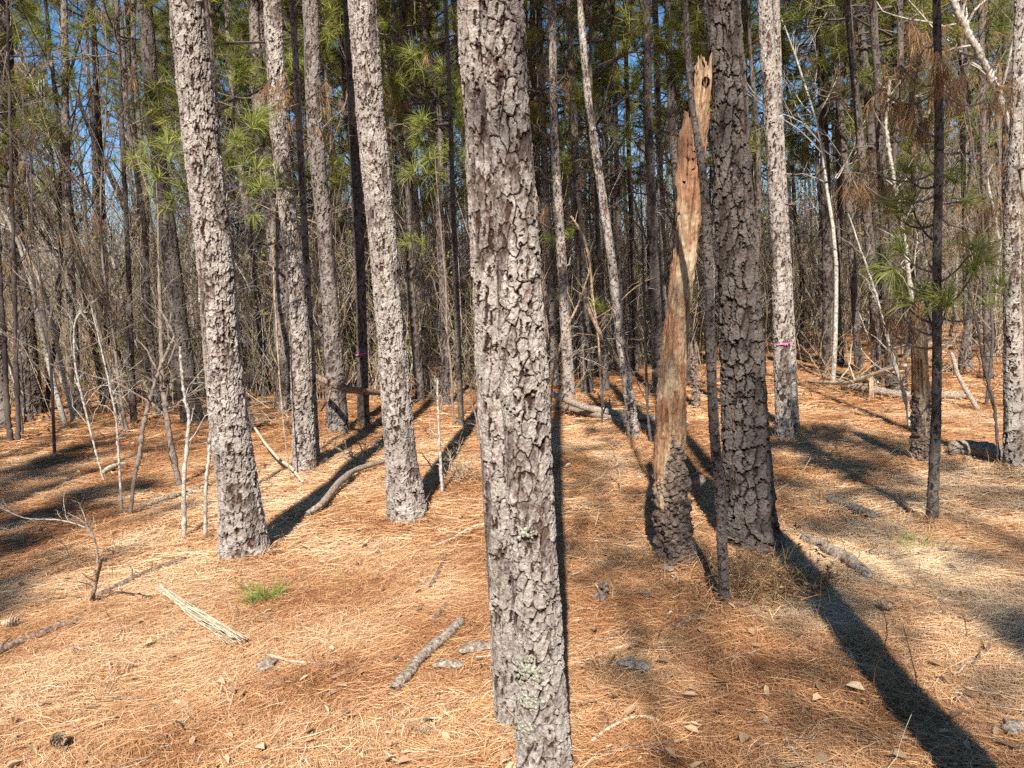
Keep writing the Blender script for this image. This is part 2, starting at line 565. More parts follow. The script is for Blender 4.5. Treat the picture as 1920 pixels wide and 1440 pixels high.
def sprout(Pl, Rl, per, tmin=0.25, tmax=1.0, ang=(0.5, 1.0), lfrac=(0.3, 0.6), n=5, curve=0.3, up=0.2, rfrac=0.55, rmin=0.0012):
    """side shoots along a set of polylines; returns polylines, radii"""
    Nn, m, _ = Pl.shape
    idx = np.repeat(np.arange(Nn), per)
    tt = tmin + (tmax - tmin) * rng.random(len(idx))
    fi = tt * (m - 1)
    i0 = np.minimum(fi.astype(int), m - 2)
    fr = (fi - i0)[:, None]
    S = Pl[idx, i0] * (1 - fr) + Pl[idx, i0 + 1] * fr
    T = norm(Pl[idx, i0 + 1] - Pl[idx, i0])
    rs = Rl[idx, i0] * (1 - fr[:, 0]) + Rl[idx, i0 + 1] * fr[:, 0]
    Lp = np.linalg.norm(np.diff(Pl, axis=1), axis=-1).sum(1)[idx]
    q = norm(np.cross(T, rng.normal(size=S.shape)))
    a = ang[0] + (ang[1] - ang[0]) * rng.random(len(idx))
    D = T * np.cos(a)[:, None] + q * np.sin(a)[:, None]
    L = Lp * (lfrac[0] + (lfrac[1] - lfrac[0]) * rng.random(len(idx))) * (1.15 - 0.75 * tt)
    C = polylines(S, D, L, n, curve, up)
    r_base = np.maximum(rs * rfrac, rmin)
    Rr = r_base[:, None] * np.linspace(1, 0.35, n)[None, :]
    return C, Rr



# small broken twigs in the straw
n = 1300
y = 2.2 + 11 * rng.random(n) ** 1.4
x = (rng.random(n) * 2 - 1) * (0.72 * y + 0.5)
a = rng.random(n) * 6.28
S = np.stack([x, y, ground_z(x, y) + 0.022], -1)
B = polylines(S, np.stack([np.cos(a), np.sin(a), 0.12 * rng.random(n)], -1), 0.04 + 0.22 * rng.random(n) ** 2, 6, 0.7, -0.15)
B[:, :, 2] = np.maximum(B[:, :, 2], ground_z(B[:, :, 0], B[:, :, 1]) + 0.016)
RB = (0.0016 + 0.003 * rng.random(n) ** 2)[:, None] * np.linspace(1, 0.5, 6)[None]
mb = MB()
for j in range(3):
    mb.tubes(B[j::3], RB[j::3], 5, j)
tag(mb.obj('twig_litter', [STICK_BROWN, STICK_GREY, STICK_PALE]), 'short broken twigs and chips littering the pine straw', 'twig litter', kind='stuff')

# ------------------------------------------------------------------ trunks
def trunk_path(pts, H, r_top=0.03, base_y=None):
    """photo pixels (cx, y, width), foot first -> world centreline and radii; carried on above the frame to height H"""
    b = on_ground(pts[0][0], pts[0][1])
    Y0 = b[1]
    P, Rr = [], []
    for k, (px, py, wpx) in enumerate(pts):
        p = b if k == 0 else on_plane(px, py, Y0)
        P.append(p); Rr.append(wpx / 2 * depth(p) / FPX)
    P = np.array(P); Rr = np.array(Rr)
    zvis = P[-1, 2]
    if H > zvis + 0.5:
        d = P[-1] - P[-2]; d /= np.linalg.norm(d)
        d = norm(d * 0.75 + np.array([0, 0, 0.25]))
        k = 6
        zs = np.linspace(0, 1, k + 1)[1:]
        Lr = H - zvis
        ext = [P[-1] + d * (Lr / d[2]) * q + np.array([0.12 * math.sin(3 * q + P[0, 0]), 0.1 * math.sin(2.3 * q), 0]) * q for q in zs]
        P = np.vstack([P, ext])
        Rr = np.concatenate([Rr, Rr[-1] + (r_top - Rr[-1]) * zs])
    return P, Rr, zvis


def smooth_interp(z, zk, vk):
    """monotone cubic-ish interpolation through knots"""
    m = np.gradient(vk, zk) if len(zk) > 1 else np.zeros_like(vk)
    i = np.clip(np.searchsorted(zk, z) - 1, 0, len(zk) - 2)
    h = zk[i + 1] - zk[i]
    t = np.clip((z - zk[i]) / h, 0, 1)
    return ((1 + 2 * t) * (1 - t) ** 2) * vk[i] + t * (1 - t) ** 2 * h * m[i] + t * t * (3 - 2 * t) * vk[i + 1] + t * t * (t - 1) * h * m[i + 1]


def bark_trunk(P, Rr, zvis, res, cw=0.045, ch=0.075, A=0.010, seed=1.0, origin=None, flare=0.14, flare_h=0.18, ncol=None, coarse=0.25, plates=0.0):
    """trunk as one displaced sheet: flaking plates whose lower lips stand proud"""
    P = np.asarray(P, float)
    ch = ch * 1.35
    zk = P[:, 2]
    ztop = zk[-1]
    rmean = float(np.mean(Rr[: max(2, len(Rr) // 2)]))
    nu = ncol or max(12, int(2 * math.pi * rmean / res))
    zv = min(ztop, zvis + 0.25)
    rows = np.arange(-0.08, zv, res * 1.05)
    if ztop > zv + coarse:
        rows = np.concatenate([rows, np.linspace(zv, ztop, max(2, int((ztop - zv) / coarse)))])
    cx = smooth_interp(rows, zk, P[:, 0]); cyy = smooth_interp(rows, zk, P[:, 1]); rr = np.interp(rows, zk, Rr)
    below = rows < zk[0]
    cx[below] = P[0, 0]; cyy[below] = P[0, 1]
    u = np.arange(nu) / nu
    U, Zr = np.meshgrid(u, rows)
    th = U * 2 * math.pi
    RR = rr[:, None] * np.ones_like(U)
    # positions for noise on the cylinder
    qx, qy = np.cos(th) * rmean, np.sin(th) * rmean
    wob = vnoise(qx * 9 + 5, qy * 9, Zr * 5, seed) - 0.5
    wob2 = vnoise(qx * 34, qy * 34 + 3, Zr * 26, seed + 2) - 0.5
    wob3 = vnoise(qx * 90, qy * 90, Zr * 80 + 3, seed + 6) - 0.5
    n1 = max(4, int(round(2 * math.pi * rmean / cw)))
    f1, f2, r1, dv1 = worley(U * n1 + wob * 0.7 + wob2 * 0.45 + wob3 * 0.30, Zr / ch + wob * 1.2 + wob2 * 0.65 + wob3 * 0.35, n1, seed)
    n2 = int(n1 * 2.1)
    g1, g2, r2, dv2 = worley(U * n2 + wob2 * 1.1 + wob3 * 0.5, Zr / ch * 1.7 + wob * 1.0 + wob2 * 1.1 + wob3 * 0.5, n2, seed + 11)
    n3 = int(n1 * 4.3)
    k1, k2_, r3, dv3 = worley(U * n3 + wob3 * 1.0, Zr / ch * 3.6 + wob3 * 1.1, n3, seed + 23)
    part = sstep(0.30, 0.55, vnoise(qx * 22, qy * 22 + 9, Zr * 16, seed + 14))
    c1 = (1 - sstep(0.0, 0.10 + 0.08 * plates, f2 - f1)) * (0.35 + 0.65 * np.maximum(part, plates))
    c2 = (1 - sstep(0.0, 0.12, g2 - g1)) * (1 - part) * 0.6
    soft = 1 - 0.6 * plates
    h = 0.44 + 0.26 * r1 + soft * (0.20 * r2 + 0.17 * r3) - dv1 * 0.34 - soft * (dv2 * 0.26 + dv3 * 0.14) - 0.80 * c1 - 0.40 * c2
    pit = np.maximum((r2 > 0.945) * sstep(0.02, 0.10, g2 - g1), (r3 > 0.925) * sstep(0.02, 0.10, k2_ - k1) * 0.9) * (1 - 0.9 * plates)
    h = h - 0.95 * pit
    h = h + (vnoise(qx * 150, qy * 150, Zr * 130, seed + 5) - 0.5) * 0.30
    torn = sstep(0.60, 0.70, vnoise(qx * 13 + 2, qy * 13, Zr * 4.5, seed + 8))       # places where the outer bark has come off
    h = h * (1 - 0.45 * torn)
    lay = np.clip(h * 0.95 + 0.05, 0, 1)
    lob = 1 + 0.28 * np.sin(3 * th + seed) + 0.15 * np.sin(5 * th + 2 * seed)
    fl = 1 + flare * np.exp(-np.maximum(Zr, 0) / flare_h) * lob
    rad = RR * fl * (1 + 0.05 * (vnoise(qx * 5, qy * 5, Zr * 1.5, seed + 4) - 0.5)) + A * (h - 0.45) * np.clip(RR / rmean, 0.3, 1.2)
    o = np.zeros(3) if origin is None else np.asarray(origin)
    V = np.stack([cx[:, None] + np.cos(th) * rad - o[0], cyy[:, None] + np.sin(th) * rad - o[1], Zr - o[2]], -1)
    nr = len(rows)
    i = np.arange(nr - 1)[:, None] * nu
    k = np.arange(nu)[None, :]
    k2 = (k + 1) % nu
    F = np.stack([i + k, i + k2, i + nu + k2, i + nu + k], -1).reshape(-1, 4)
    mb = MB()
    mb.add(V.reshape(-1, 3), F, 0, lay=lay.ravel(), cell=np.clip((r1 * 0.25 + r2 * 0.40 + r3 * 0.35 - 0.5) * 1.5 + 0.5, 0, 1).ravel())
    # close the top
    top = np.array([[cx[-1] - o[0], cyy[-1] - o[1], rows[-1] + 0.01 - o[2]]])
    base = (nr - 1) * nu
    mb.V.append(top); mb.pending.append((mb.n, 1, {'lay': 0.3}))
    tf = np.stack([base + np.arange(nu), base + (np.arange(nu) + 1) % nu, np.full(nu, mb.n), np.full(nu, mb.n)], -1)
    mb.n += 1
    mb.F.append(tf); mb.M.append(np.zeros(nu, np.int32))
    return mb


# ------------------------------------------------------------------ branching helpers
def tuft_dirs(D, k, spread=1.0):
    """k needle directions fanned round every shoot direction in D"""
    Nn = len(D)
    Dk = np.repeat(norm(D), k, axis=0)
    return norm(Dk * (0.35 + 0.9 * rng.random((Nn * k, 1))) + rng.normal(size=(Nn * k, 3)) * 0.6 * spread)


# ------------------------------------------------------------------ crown variants (shared by every tall pine)
def crown_mesh(seed, Hc, Rc, nb, needle_w, needle_L, per_tuft):
    global rng
    keep = rng
    rng = np.random.default_rng(seed)
    mb = MB()
    t = np.sort(rng.random(nb)) ** 0.85
    z = Hc * t
    az = np.arange(nb) * 2.4 + rng.normal(size=nb) * 0.5
    prof = Rc * np.clip(0.35 + 1.5 * t, 0, 1) * (1 - t ** 2.2 * 0.85) * (0.65 + 0.6 * rng.random(nb))
    S = np.stack([0 * z, 0 * z, z], -1)
    D = np.stack([np.cos(az), np.sin(az), 0.10 + 0.8 * t ** 1.5 + rng.normal(size=nb) * 0.15], -1)
    B = polylines(S, D, prof, 6, 0.35, 0.35)
    RB = (0.012 + 0.018 * (1 - t))[:, None] * np.linspace(1, 0.3, 6)[None, :]
    mb.tubes(B, RB, 4, 1)
    C, RC = sprout(B, RB, 5, 0.35, 1.0, (0.4, 0.9), (0.3, 0.5), 4, 0.3, 0.3, 0.6, 0.003)
    mb.tubes(C, RC, 3, 1)
    tips = np.concatenate([B[:, -1], C[:, -1], C[:, 2], B[:, -2]])
    td = np.concatenate([B[:, -1] - B[:, -2], C[:, -1] - C[:, -2], C[:, 2] - C[:, 1], B[:, -2] - B[:, -3]])
    sel = rng.random(len(tips)) < 0.85
    tips, td = tips[sel], norm(td[sel]) + np.array([0, 0, 0.25])
    Dn = tuft_dirs(td, per_tuft)
    Pn = np.repeat(tips, per_tuft, axis=0) + rng.normal(size=Dn.shape) * 0.03
    tr = np.repeat(rng.random(len(tips)), per_tuft)
    mb.needles(Pn, Dn, needle_L * (0.7 + 0.5 * rng.random(len(Pn))), needle_w, 0.25, 0, 1, rnd=np.clip(tr * 0.7 + 0.3 * rng.random(len(Pn)), 0, 1))
    me = mb.mesh('crown', [NEEDLE, TWIG_DARK])
    rng = keep
    return me


CROWNS = [crown_mesh(100 + k, 5.5 + 0.6 * k, 1.9 + 0.15 * k, 33 + 2 * k, 0.012, 0.24, 22) for k in range(5)]


def limb_mesh(seed, Lb, brown=0):
    """one dead limb with bare twigs, growing along +X"""
    global rng
    keep = rng
    rng = np.random.default_rng(seed)
    mb = MB()
    B = polylines(np.zeros((1, 3)), np.array([[1.0, 0, rng.normal() * 0.3 + 0.1]]), [Lb], 8, 0.5, -0.15)
    RB = (0.006 + 0.006 * Lb) * np.linspace(1, 0.25, 8)[None, :]
    mb.tubes(B, RB, 4, 0)
    C, RC = sprout(B, RB, 6, 0.2, 1.0, (0.5, 1.1), (0.25, 0.55), 5, 0.5, -0.1, 0.5, 0.0022)
    mb.tubes(C, RC, 3, 0)
    E, RE = sprout(C, RC, 2, 0.3, 1.0, (0.4, 1.1), (0.3, 0.6), 4, 0.5, -0.1, 0.5, 0.0018)
    mb.tubes(E, RE, 3, 0)
    if brown:
        tips = np.concatenate([C[:, -1], E[:, -1]])
        Dn = norm(rng.normal(size=(len(tips) * brown, 3)) * 0.45 + np.array([0, 0, -0.8]))
        mb.needles(np.repeat(tips, brown, axis=0), Dn, 0.17, 0.006, 0.6, 1, 1, rnd=rng.random(len(Dn)))
    me = mb.mesh('dead_limb', [TWIG, NEEDLE_DEAD])
    rng = keep
    return me


LIMBS = [limb_mesh(200 + k, 0.5 + 0.24 * k, 8 if k % 3 == 2 else 0) for k in range(6)]


def add_limbs(root, path, seed, n=11, z0=2.0, z1=9.5):
    """short dead limbs up the stem, each its own part"""
    g = np.random.default_rng(seed)
    for _ in range(n):
        z = z0 + (z1 - z0) * g.random()
        o = child('dead_limb', LIMBS[int(g.integers(0, 6))], root, (np.interp(z, path[:, 2], path[:, 0]), np.interp(z, path[:, 2], path[:, 1]), z), g.random() * 6.28, 0.7 + 0.6 * g.random())


def child(name, me, parent, loc=(0, 0, 0), rotz=0.0, sc=1.0):
    o = bpy.data.objects.new(name, me)
    o.parent = parent
    o.location = loc
    o.rotation_euler = (0, 0, rotz)
    o.scale = (sc, sc, sc)
    COL.objects.link(o)
    return o


HERO = []      # (photo x at knee height, phrase) used to describe the trees far behind


def hero_pine(label, pts, H, mat, phrase=None, cw=0.045, ch=0.075, A=0.010, seed=1.0, res_px=0.9, limbs=None, crown=True, name='pine_tree', flare=0.14, group='pines standing in the open straw', plates=0.0):
    P, Rr, zv = trunk_path(pts, H)
    Rr = Rr * 0.93
    P[0, 2] = 0
    d = depth(P[0])
    res = max(0.0024, d / 768 * res_px)
    gz = float(ground_z(P[0, 0], P[0, 1]))
    o = np.array([P[0, 0], P[0, 1], 0.0])
    root = empty(name, (o[0], o[1], gz * 0.4 - 0.01), label, 'pine tree', group)
    P = P.copy(); 
    bark_trunk(P, Rr, min(zv, 9), res, cw, ch, A, seed, o, flare, plates=plates).obj('trunk', [mat], root, smooth=False)
    k = int(seed * 13) % 5
    if crown:
        q = 0.58
        zc = P[-1, 2] * q
        loc = (np.interp(zc, P[:, 2], P[:, 0]) - o[0], np.interp(zc, P[:, 2], P[:, 1]) - o[1], zc)
        child('crown', CROWNS[k], root, loc, seed * 2.1, (P[-1, 2] - zc) / (5.5 + 0.6 * k) * 1.0)
    if limbs is not None:
        add_limbs(root, P - o, int(seed * 100))
    if phrase:
        HERO.append((project(P[0] + np.array([0, 0, 0.6]))[0], phrase))
    return root, P, Rr


# ---- the trees that can be told apart, foot first: (centre x, y, width) in photo pixels
hero_pine('nearest slim pine at the picture centre, pale flaking bark with greenish lichen low down',
          [(1022, 1500, 102), (1013, 1300, 98), (995, 960, 92), (982, 700, 92), (965, 400, 86), (938, 0, 88)], 17, BARK_PALE, 'the nearest pine', 0.036, 0.056, 0.014, 1.3, 0.8, plates=0.25)
hero_pine('slim pine standing directly behind the nearest pine, only its left side showing',
          [(978, 1375, 96), (950, 960, 92), (929, 560, 86), (898, 0, 86)], 17, BARK_PALE, None, 0.04, 0.10, 0.011, 2.1, 0.9)
hero_pine('broad pale pine with a tilted trunk between the brush and two pale saplings',
          [(460, 1050, 90), (452, 960, 80), (431, 800, 73), (415, 640, 68), (403, 480, 68), (375, 240, 67), (348, 0, 66)], 18, BARK_PALE, 'the broad tilted pine', 0.044, 0.066, 0.017, 3.2, plates=0.3)
hero_pine('pale slender pine with a grey barkless-looking foot left of the nearest pine',
          [(766, 982, 76), (750, 840, 62), (738, 700, 56), (720, 480, 53), (697, 240, 55), (678, 0, 54)], 18, BARK_PALE, 'the pale slender pine', 0.04, 0.064, 0.014, 4.7, plates=0.2)
hero_pine('slightly bent pine rising from brushy straw right of the broad tilted pine',
          [(573, 888, 46), (570, 810, 42), (563, 690, 38), (558, 560, 34), (545, 440, 33), (523, 240, 35), (511, 0, 34)], 17, BARK_PALE, 'the bent pine', 0.042, 0.068, 0.015, 5.5)
hero_pine('grey pine close behind the bent pine, foot hidden in twigs',
          [(537, 772, 34), (532, 690, 32), (528, 560, 33), (516, 440, 33), (492, 240, 32), (482, 0, 34)], 17, BARK_GREY, None, 0.05, 0.08, 0.012, 6.1)
hero_pine('thin pine trunk peeking out at the right foot of the bent pine',
          [(592, 866, 16), (582, 640, 14), (566, 330, 13), (548, 0, 11)], 14, BARK_GREY, None, 0.05, 0.08, 0.009, 6.9)
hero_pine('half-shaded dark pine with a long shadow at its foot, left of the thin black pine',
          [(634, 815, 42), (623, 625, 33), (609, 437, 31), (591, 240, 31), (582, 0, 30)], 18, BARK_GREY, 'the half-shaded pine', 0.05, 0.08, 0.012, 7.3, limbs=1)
hero_pine('thin blackish pine with a pink ribbon left of the pale slender pine',
          [(682, 806, 23), (675, 500, 20), (664, 250, 20), (651, 0, 17)], 17, BARK_BLACK, None, 0.045, 0.08, 0.009, 8.9)
hero_pine('straight thin dark pine between the pale slender pine and the nearest pine',
          [(792, 732, 25), (783, 500, 21), (767, 240, 17), (754, 0, 14)], 18, BARK_BLACK, 'the straight thin dark pine', 0.05, 0.08, 0.009, 9.4, limbs=3)
hero_pine('dark leaning pine with its foot behind the saplings on the left',
          [(362, 792, 40), (337, 625, 36), (323, 500, 33), (292, 250, 28), (271, 0, 27)], 18, BARK_BLACK, 'the dark leaning pine', 0.05, 0.09, 0.012, 10.6, limbs=1)
hero_pine('thickest dark pine with deep cracked plates right of the rotting snag',
          [(1420, 1040, 104), (1404, 933, 94), (1397, 794, 87), (1387, 586, 80), (1375, 378, 75), (1366, 169, 68), (1351, 0, 70)], 19, BARK_BLACK, 'the thick dark pine', 0.060, 0.085, 0.024, 11.9, plates=0.9)
hero_pine('slim rough-stemmed young pine just in front of the thickest dark pine',
          [(1362, 1150, 18), (1357, 1085, 19), (1350, 933, 20), (1338, 794, 19), (1333, 655, 18), (1326, 447, 17), (1315, 308, 16), (1298, 204, 13), (1290, 100, 12), (1285, 0, 11)], 7.5, BARK_BLACK, None, 0.03, 0.035, 0.006, 12.2, 0.9)
hero_pine('pale straight pine wearing a pink ribbon right of the thickest dark pine',
          [(1471, 836, 34), (1470, 794, 32), (1466, 655, 33), (1463, 517, 31), (1451, 308, 28), (1433, 0, 27)], 18, BARK_PALE, 'the pink-ribboned pine', 0.045, 0.07, 0.010, 13.6, limbs=2)
hero_pine('pale pine hidden close behind the pink-ribboned pine',
          [(1488, 815, 22), (1478, 560, 18), (1462, 240, 15), (1455, 0, 13)], 17, BARK_PALE, None, 0.045, 0.07, 0.009, 14.1)
ROOT16, P16, R16 = hero_pine('thin dark young pine with green needle sprays round its upper stem',
          [(1747, 990, 21), (1756, 750, 18), (1757, 500, 16), (1761, 250, 17), (1756, 0, 14)], 8, BARK_BLACK, 'the thin dark young pine', 0.04, 0.05, 0.005, 15.7, 0.9, name='young_pine', crown=False)
hero_pine('rough pale pine at the right edge with a shaggy foot',
          [(1903, 884, 40), (1901, 812, 35), (1899, 625, 31), (1897, 437, 28), (1905, 250, 23), (1911, 60, 20)], 16, BARK_PALE, 'the pine at the right edge', 0.045, 0.06, 0.011, 16.3, limbs=1)
hero_pine('pale slanting slim pine leaning left above the fallen poles',
          [(1190, 832, 23), (1180, 750, 21), (1162, 625, 19), (1148, 500, 17), (1130, 375, 16), (1103, 188, 14), (1087, 0, 12)], 15, BARK_PALE, 'the slanting slim pine', 0.045, 0.07, 0.008, 17.8)
hero_pine('pale pine with a flared foot right of the nearest pine, behind tan vines',
          [(1066, 752, 27), (1061, 625, 21), (1050, 437, 18), (1039, 250, 16), (1036, 0, 14)], 17, BARK_PALE, 'the flared pale pine', 0.045, 0.07, 0.009, 18.4, limbs=4)
hero_pine('grey pine half hidden just left of the flared pale pine',
          [(1040, 722, 18), (1033, 500, 15), (1025, 375, 13), (1010, 0, 12)], 16, BARK_GREY, None, 0.045, 0.07, 0.008, 19.2, limbs=0)
hero_pine('dark thick-footed pine between the flared pale pine and the slanting slim pine',
          [(1101, 737, 24), (1096, 620, 20), (1085, 440, 17), (1075, 200, 14), (1065, 0, 12)], 17, BARK_DARK, None, 0.045, 0.07, 0.009, 20.6, limbs=3)
hero_pine('very straight dark pine, leftmost of three close by the snag',
          [(1235, 745, 25), (1227, 500, 19), (1217, 250, 16), (1212, 0, 15)], 18, BARK_BLACK, 'the straight dark pine', 0.045, 0.07, 0.009, 21.1)
hero_pine('middle one of three dark pines close by the rotting snag',
          [(1250, 700, 17), (1244, 500, 13), (1235, 250, 12), (1228, 0, 12)], 18, BARK_GREY, None, 0.045, 0.07, 0.008, 22.8)
hero_pine('dark pine running up directly behind the rotting snag',
          [(1288, 715, 18), (1275, 440, 16), (1261, 250, 15), (1251, 0, 12)], 17, BARK_DARK, None, 0.045, 0.07, 0.008, 23.3)
hero_pine('slender dark pine just right of the slanting slim pine',
          [(1163, 700, 14), (1161, 500, 11), (1155, 250, 10), (1148, 0, 10)], 17, BARK_DARK, None, 0.045, 0.07, 0.008, 24.9, limbs=0)
hero_pine('slenderest dark pine midway between the slanting slim pine and the straight dark pine',
          [(1193, 692, 12), (1189, 560, 10), (1180, 310, 9), (1171, 0, 8)], 16, BARK_DARK, None, 0.045, 0.07, 0.008, 25.2, limbs=3)
hero_pine('massive dark pine with a flared foot near the left edge',
          [(58, 775, 46), (42, 562, 33), (24, 375, 27), (10, 60, 24)], 19, BARK_BLACK, 'the massive dark pine', 0.06, 0.1, 0.014, 26.7, limbs=2)
hero_pine('slim pine with a faint pink ribbon right of the massive dark pine',
          [(144, 777, 20), (138, 640, 18), (131, 500, 17), (122, 188, 13), (120, 0, 12)], 15, BARK_GREY, 'the faintly ribboned pine', 0.045, 0.07, 0.008, 27.5, limbs=4)
hero_pine('dark crooked pine standing before the blue sky gap on the left',
          [(200, 742, 22), (195, 560, 17), (190, 380, 15), (184, 240, 14), (178, 100, 11), (172, 0, 9)], 13, BARK_DARK, 'the crooked pine', 0.045, 0.07, 0.008, 28.3, limbs=0)
hero_pine('bowed thin pine leaning hard to the left beside the dark crooked pine',
          [(292, 738, 17), (281, 690, 16), (269, 519, 15), (244, 412, 14), (200, 312, 12), (168, 240, 9)], 8, BARK_PALE, None, 0.045, 0.07, 0.007, 29.9, limbs=None, crown=False)
hero_pine('slender dark pine crossing the blue sky gap on the left',
          [(272, 722, 14), (262, 350, 12), (259, 250, 12), (250, 125, 11), (237, 0, 11)], 15, BARK_DARK, None, 0.045, 0.07, 0.008, 30.4, limbs=2)
hero_pine('thin dark pine rooted in the shade left of the dark leaning pine',
          [(251, 797, 13), (247, 690, 11), (243, 560, 10), (232, 300, 8), (222, 60, 6)], 9, BARK_BLACK, None, 0.04, 0.06, 0.006, 31.7, limbs=3)
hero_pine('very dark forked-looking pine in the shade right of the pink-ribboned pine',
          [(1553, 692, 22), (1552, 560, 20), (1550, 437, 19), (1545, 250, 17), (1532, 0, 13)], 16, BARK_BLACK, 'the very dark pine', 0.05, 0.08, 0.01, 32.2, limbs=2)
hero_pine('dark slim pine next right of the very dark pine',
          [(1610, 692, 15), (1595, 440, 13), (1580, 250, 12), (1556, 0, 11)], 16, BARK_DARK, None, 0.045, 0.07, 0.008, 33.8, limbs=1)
hero_pine('dark pine left of the pair behind the dead brown sprays',
          [(1645, 722, 19), (1634, 500, 17), (1623, 375, 16), (1589, 0, 13)], 17, BARK_DARK, None, 0.05, 0.08, 0.009, 34.4, limbs=0)
hero_pine('dark pine behind the dead brown sprays, its foot behind the fallen log',
          [(1653, 708, 24), (1643, 375, 18), (1628, 188, 16), (1609, 0, 14)], 18, BARK_BLACK, None, 0.05, 0.08, 0.01, 35.1, limbs=4)
hero_pine('dark thick pine straight behind the stripped broken trunk',
          [(1674, 736, 25), (1662, 500, 19), (1652, 300, 16), (1637, 0, 13)], 17, BARK_BLACK, 'the stripped broken trunk', 0.05, 0.08, 0.01, 36.6, limbs=0)
hero_pine('slim dark pine near the right edge, behind the fallen pale limb',
          [(1854, 712, 17), (1850, 560, 15), (1846, 380, 13), (1840, 60, 10)], 16, BARK_DARK, None, 0.045, 0.07, 0.008, 37.2, limbs=2)
hero_pine('shaded pine midway between the thin dark young pine and the right edge',
          [(1815, 692, 15), (1812, 500, 13), (1806, 250, 11), (1798, 0, 9)], 15, BARK_GREY, None, 0.045, 0.07, 0.008, 38.7, limbs=4)
HERO.sort()
LICHEN = simple_mat('grey green lichen', [(0.40, (0.09, 0.08, 0.06)), (0.52, (0.25, 0.245, 0.19)), (0.66, (0.36, 0.36, 0.29))], 110, bscale=200)
# ------------------------------------------------------------------ broken dead trunks
def snag(name, label, pts, seed, bark_top, jag, hole=None, red_band=None, res_px=0.9, shards=0, mat=None):
    P, Rr, zv = trunk_path(pts, 0)
    P[0, 2] = 0
    d = depth(P[0]); res = max(0.003, d / 768 * res_px)
    zk = P[:, 2]
    rm = float(Rr.mean())
    nu = int(2 * math.pi * rm / res)
    rows = np.arange(-0.06, zk[-1], res)
    cx = smooth_interp(rows, zk, P[:, 0]); cyy = smooth_interp(rows, zk, P[:, 1]); rr = np.interp(rows, zk, Rr)
    cx[rows < 0] = P[0, 0]; cyy[rows < 0] = P[0, 1]
    U, Zr = np.meshgrid(np.arange(nu) / nu, rows)
    th = U * 2 * math.pi
    qx, qy = np.cos(th) * rm, np.sin(th) * rm
    wob = vnoise(qx * 12, qy * 12, Zr * 6, seed) - 0.5
    n1 = max(5, int(2 * math.pi * rm / 0.04))
    f1, f2, r1, dv = worley(U * n1 + wob, Zr / 0.05 + wob * 1.6, n1, seed)
    wob2 = vnoise(qx * 34, qy * 34, Zr * 28, seed + 15) - 0.5
    f1, f2, r1, dv = worley(U * int(n1 * 1.5) + wob * 1.6 + wob2 * 1.3, Zr / 0.06 + wob * 2.6 + wob2 * 1.6, int(n1 * 1.5), seed)
    hb = 0.25 + 0.4 * r1 - 0.5 * dv - 0.5 * (1 - sstep(0.0, 0.12, f2 - f1)) + (vnoise(qx * 40, qy * 40, Zr * 30, seed + 3) - 0.5) * 1.5 + (vnoise(qx * 110, qy * 110, Zr * 80, seed + 33) - 0.5) * 1.0 + (vnoise(qx * 11, qy * 11, Zr * 8, seed + 31) - 0.5) * 1.3
    ridg = vnoise(qx * 38, qy * 38, Zr * 3.0, seed + 6) - 0.5
    hw = ridg * 1.1 + (vnoise(qx * 120, qy * 120, Zr * 7, seed + 51) - 0.5) * 0.9 + (vnoise(qx * 60, qy * 60, Zr * 50, seed + 52) - 0.5) * 0.7 - 1.2 * sstep(0.66, 0.74, vnoise(qx * 50, qy * 50, Zr * 5, seed + 53)) + (vnoise(qx * 14, qy * 14, Zr * 4, seed + 9) - 0.5) * 1.2
    edge = bark_top * 0.8 + 0.32 * (vnoise(qx * 16, qy * 16, 0 * Zr, seed + 4) - 0.5) * 2 + 0.16 * (vnoise(qx * 45, qy * 45, Zr * 9, seed + 44) - 0.5) * 2
    wood = sstep(-0.07, 0.07, Zr - edge)
    rad = rr[:, None] * (1 + 0.16 * (vnoise(qx * 7, qy * 7, Zr * 2.2, seed + 1) - 0.5)) + 0.024 * (hb - 0.5) * (1 - wood) + 0.013 * hw * wood
    rad = rad * (1 + 0.30 * np.exp(-np.maximum(Zr, 0) / 0.12) * (0.7 + 0.6 * np.sin(4 * th + seed)))
    red = np.zeros_like(Zr)
    if red_band:
        red = sstep(red_band[0], red_band[0] + 0.35, Zr) * (1 - sstep(red_band[1] - 0.3, red_band[1], Zr)) * sstep(0.25, 0.5, vnoise(qx * 5, qy * 5, Zr * 1.3, seed + 12))
    X = cx[:, None] + np.cos(th) * rad
    Yv = cyy[:, None] + np.sin(th) * rad
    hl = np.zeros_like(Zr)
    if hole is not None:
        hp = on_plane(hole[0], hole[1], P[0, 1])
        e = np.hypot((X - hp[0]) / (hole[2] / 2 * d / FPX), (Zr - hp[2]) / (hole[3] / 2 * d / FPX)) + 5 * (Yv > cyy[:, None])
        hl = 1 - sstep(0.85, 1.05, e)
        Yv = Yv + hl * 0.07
    top = zk[-1] - jag * vnoise(np.cos(th[0]) * 2.2 + seed, np.sin(th[0]) * 2.2, 0 * th[0], seed + 2) - jag * 0.5 * vnoise(np.cos(th[0]) * 6, np.sin(th[0]) * 6, 0 * th[0], seed + 5)
    over = Zr > top[None, :]
    Zc = np.minimum(Zr, top[None, :] + 0.0 * Zr)
    o = np.array([P[0, 0], P[0, 1], 0])
    # above its own splinter a column folds inwards: a hollow, broken top
    fold = np.clip((Zr - top[None, :]) / max(jag, 0.05), 0, 1)
    X = X + (cx[:, None] - X) * fold * 0.9
    Yv = Yv + (cyy[:, None] - Yv) * fold * 0.9
    Zc = Zc - fold * 0.10
    V = np.stack([X - o[0], Yv - o[1], Zc], -1)
    nr = len(rows)
    i = np.arange(nr - 1)[:, None] * nu; k = np.arange(nu)[None, :]; k2 = (k + 1) % nu
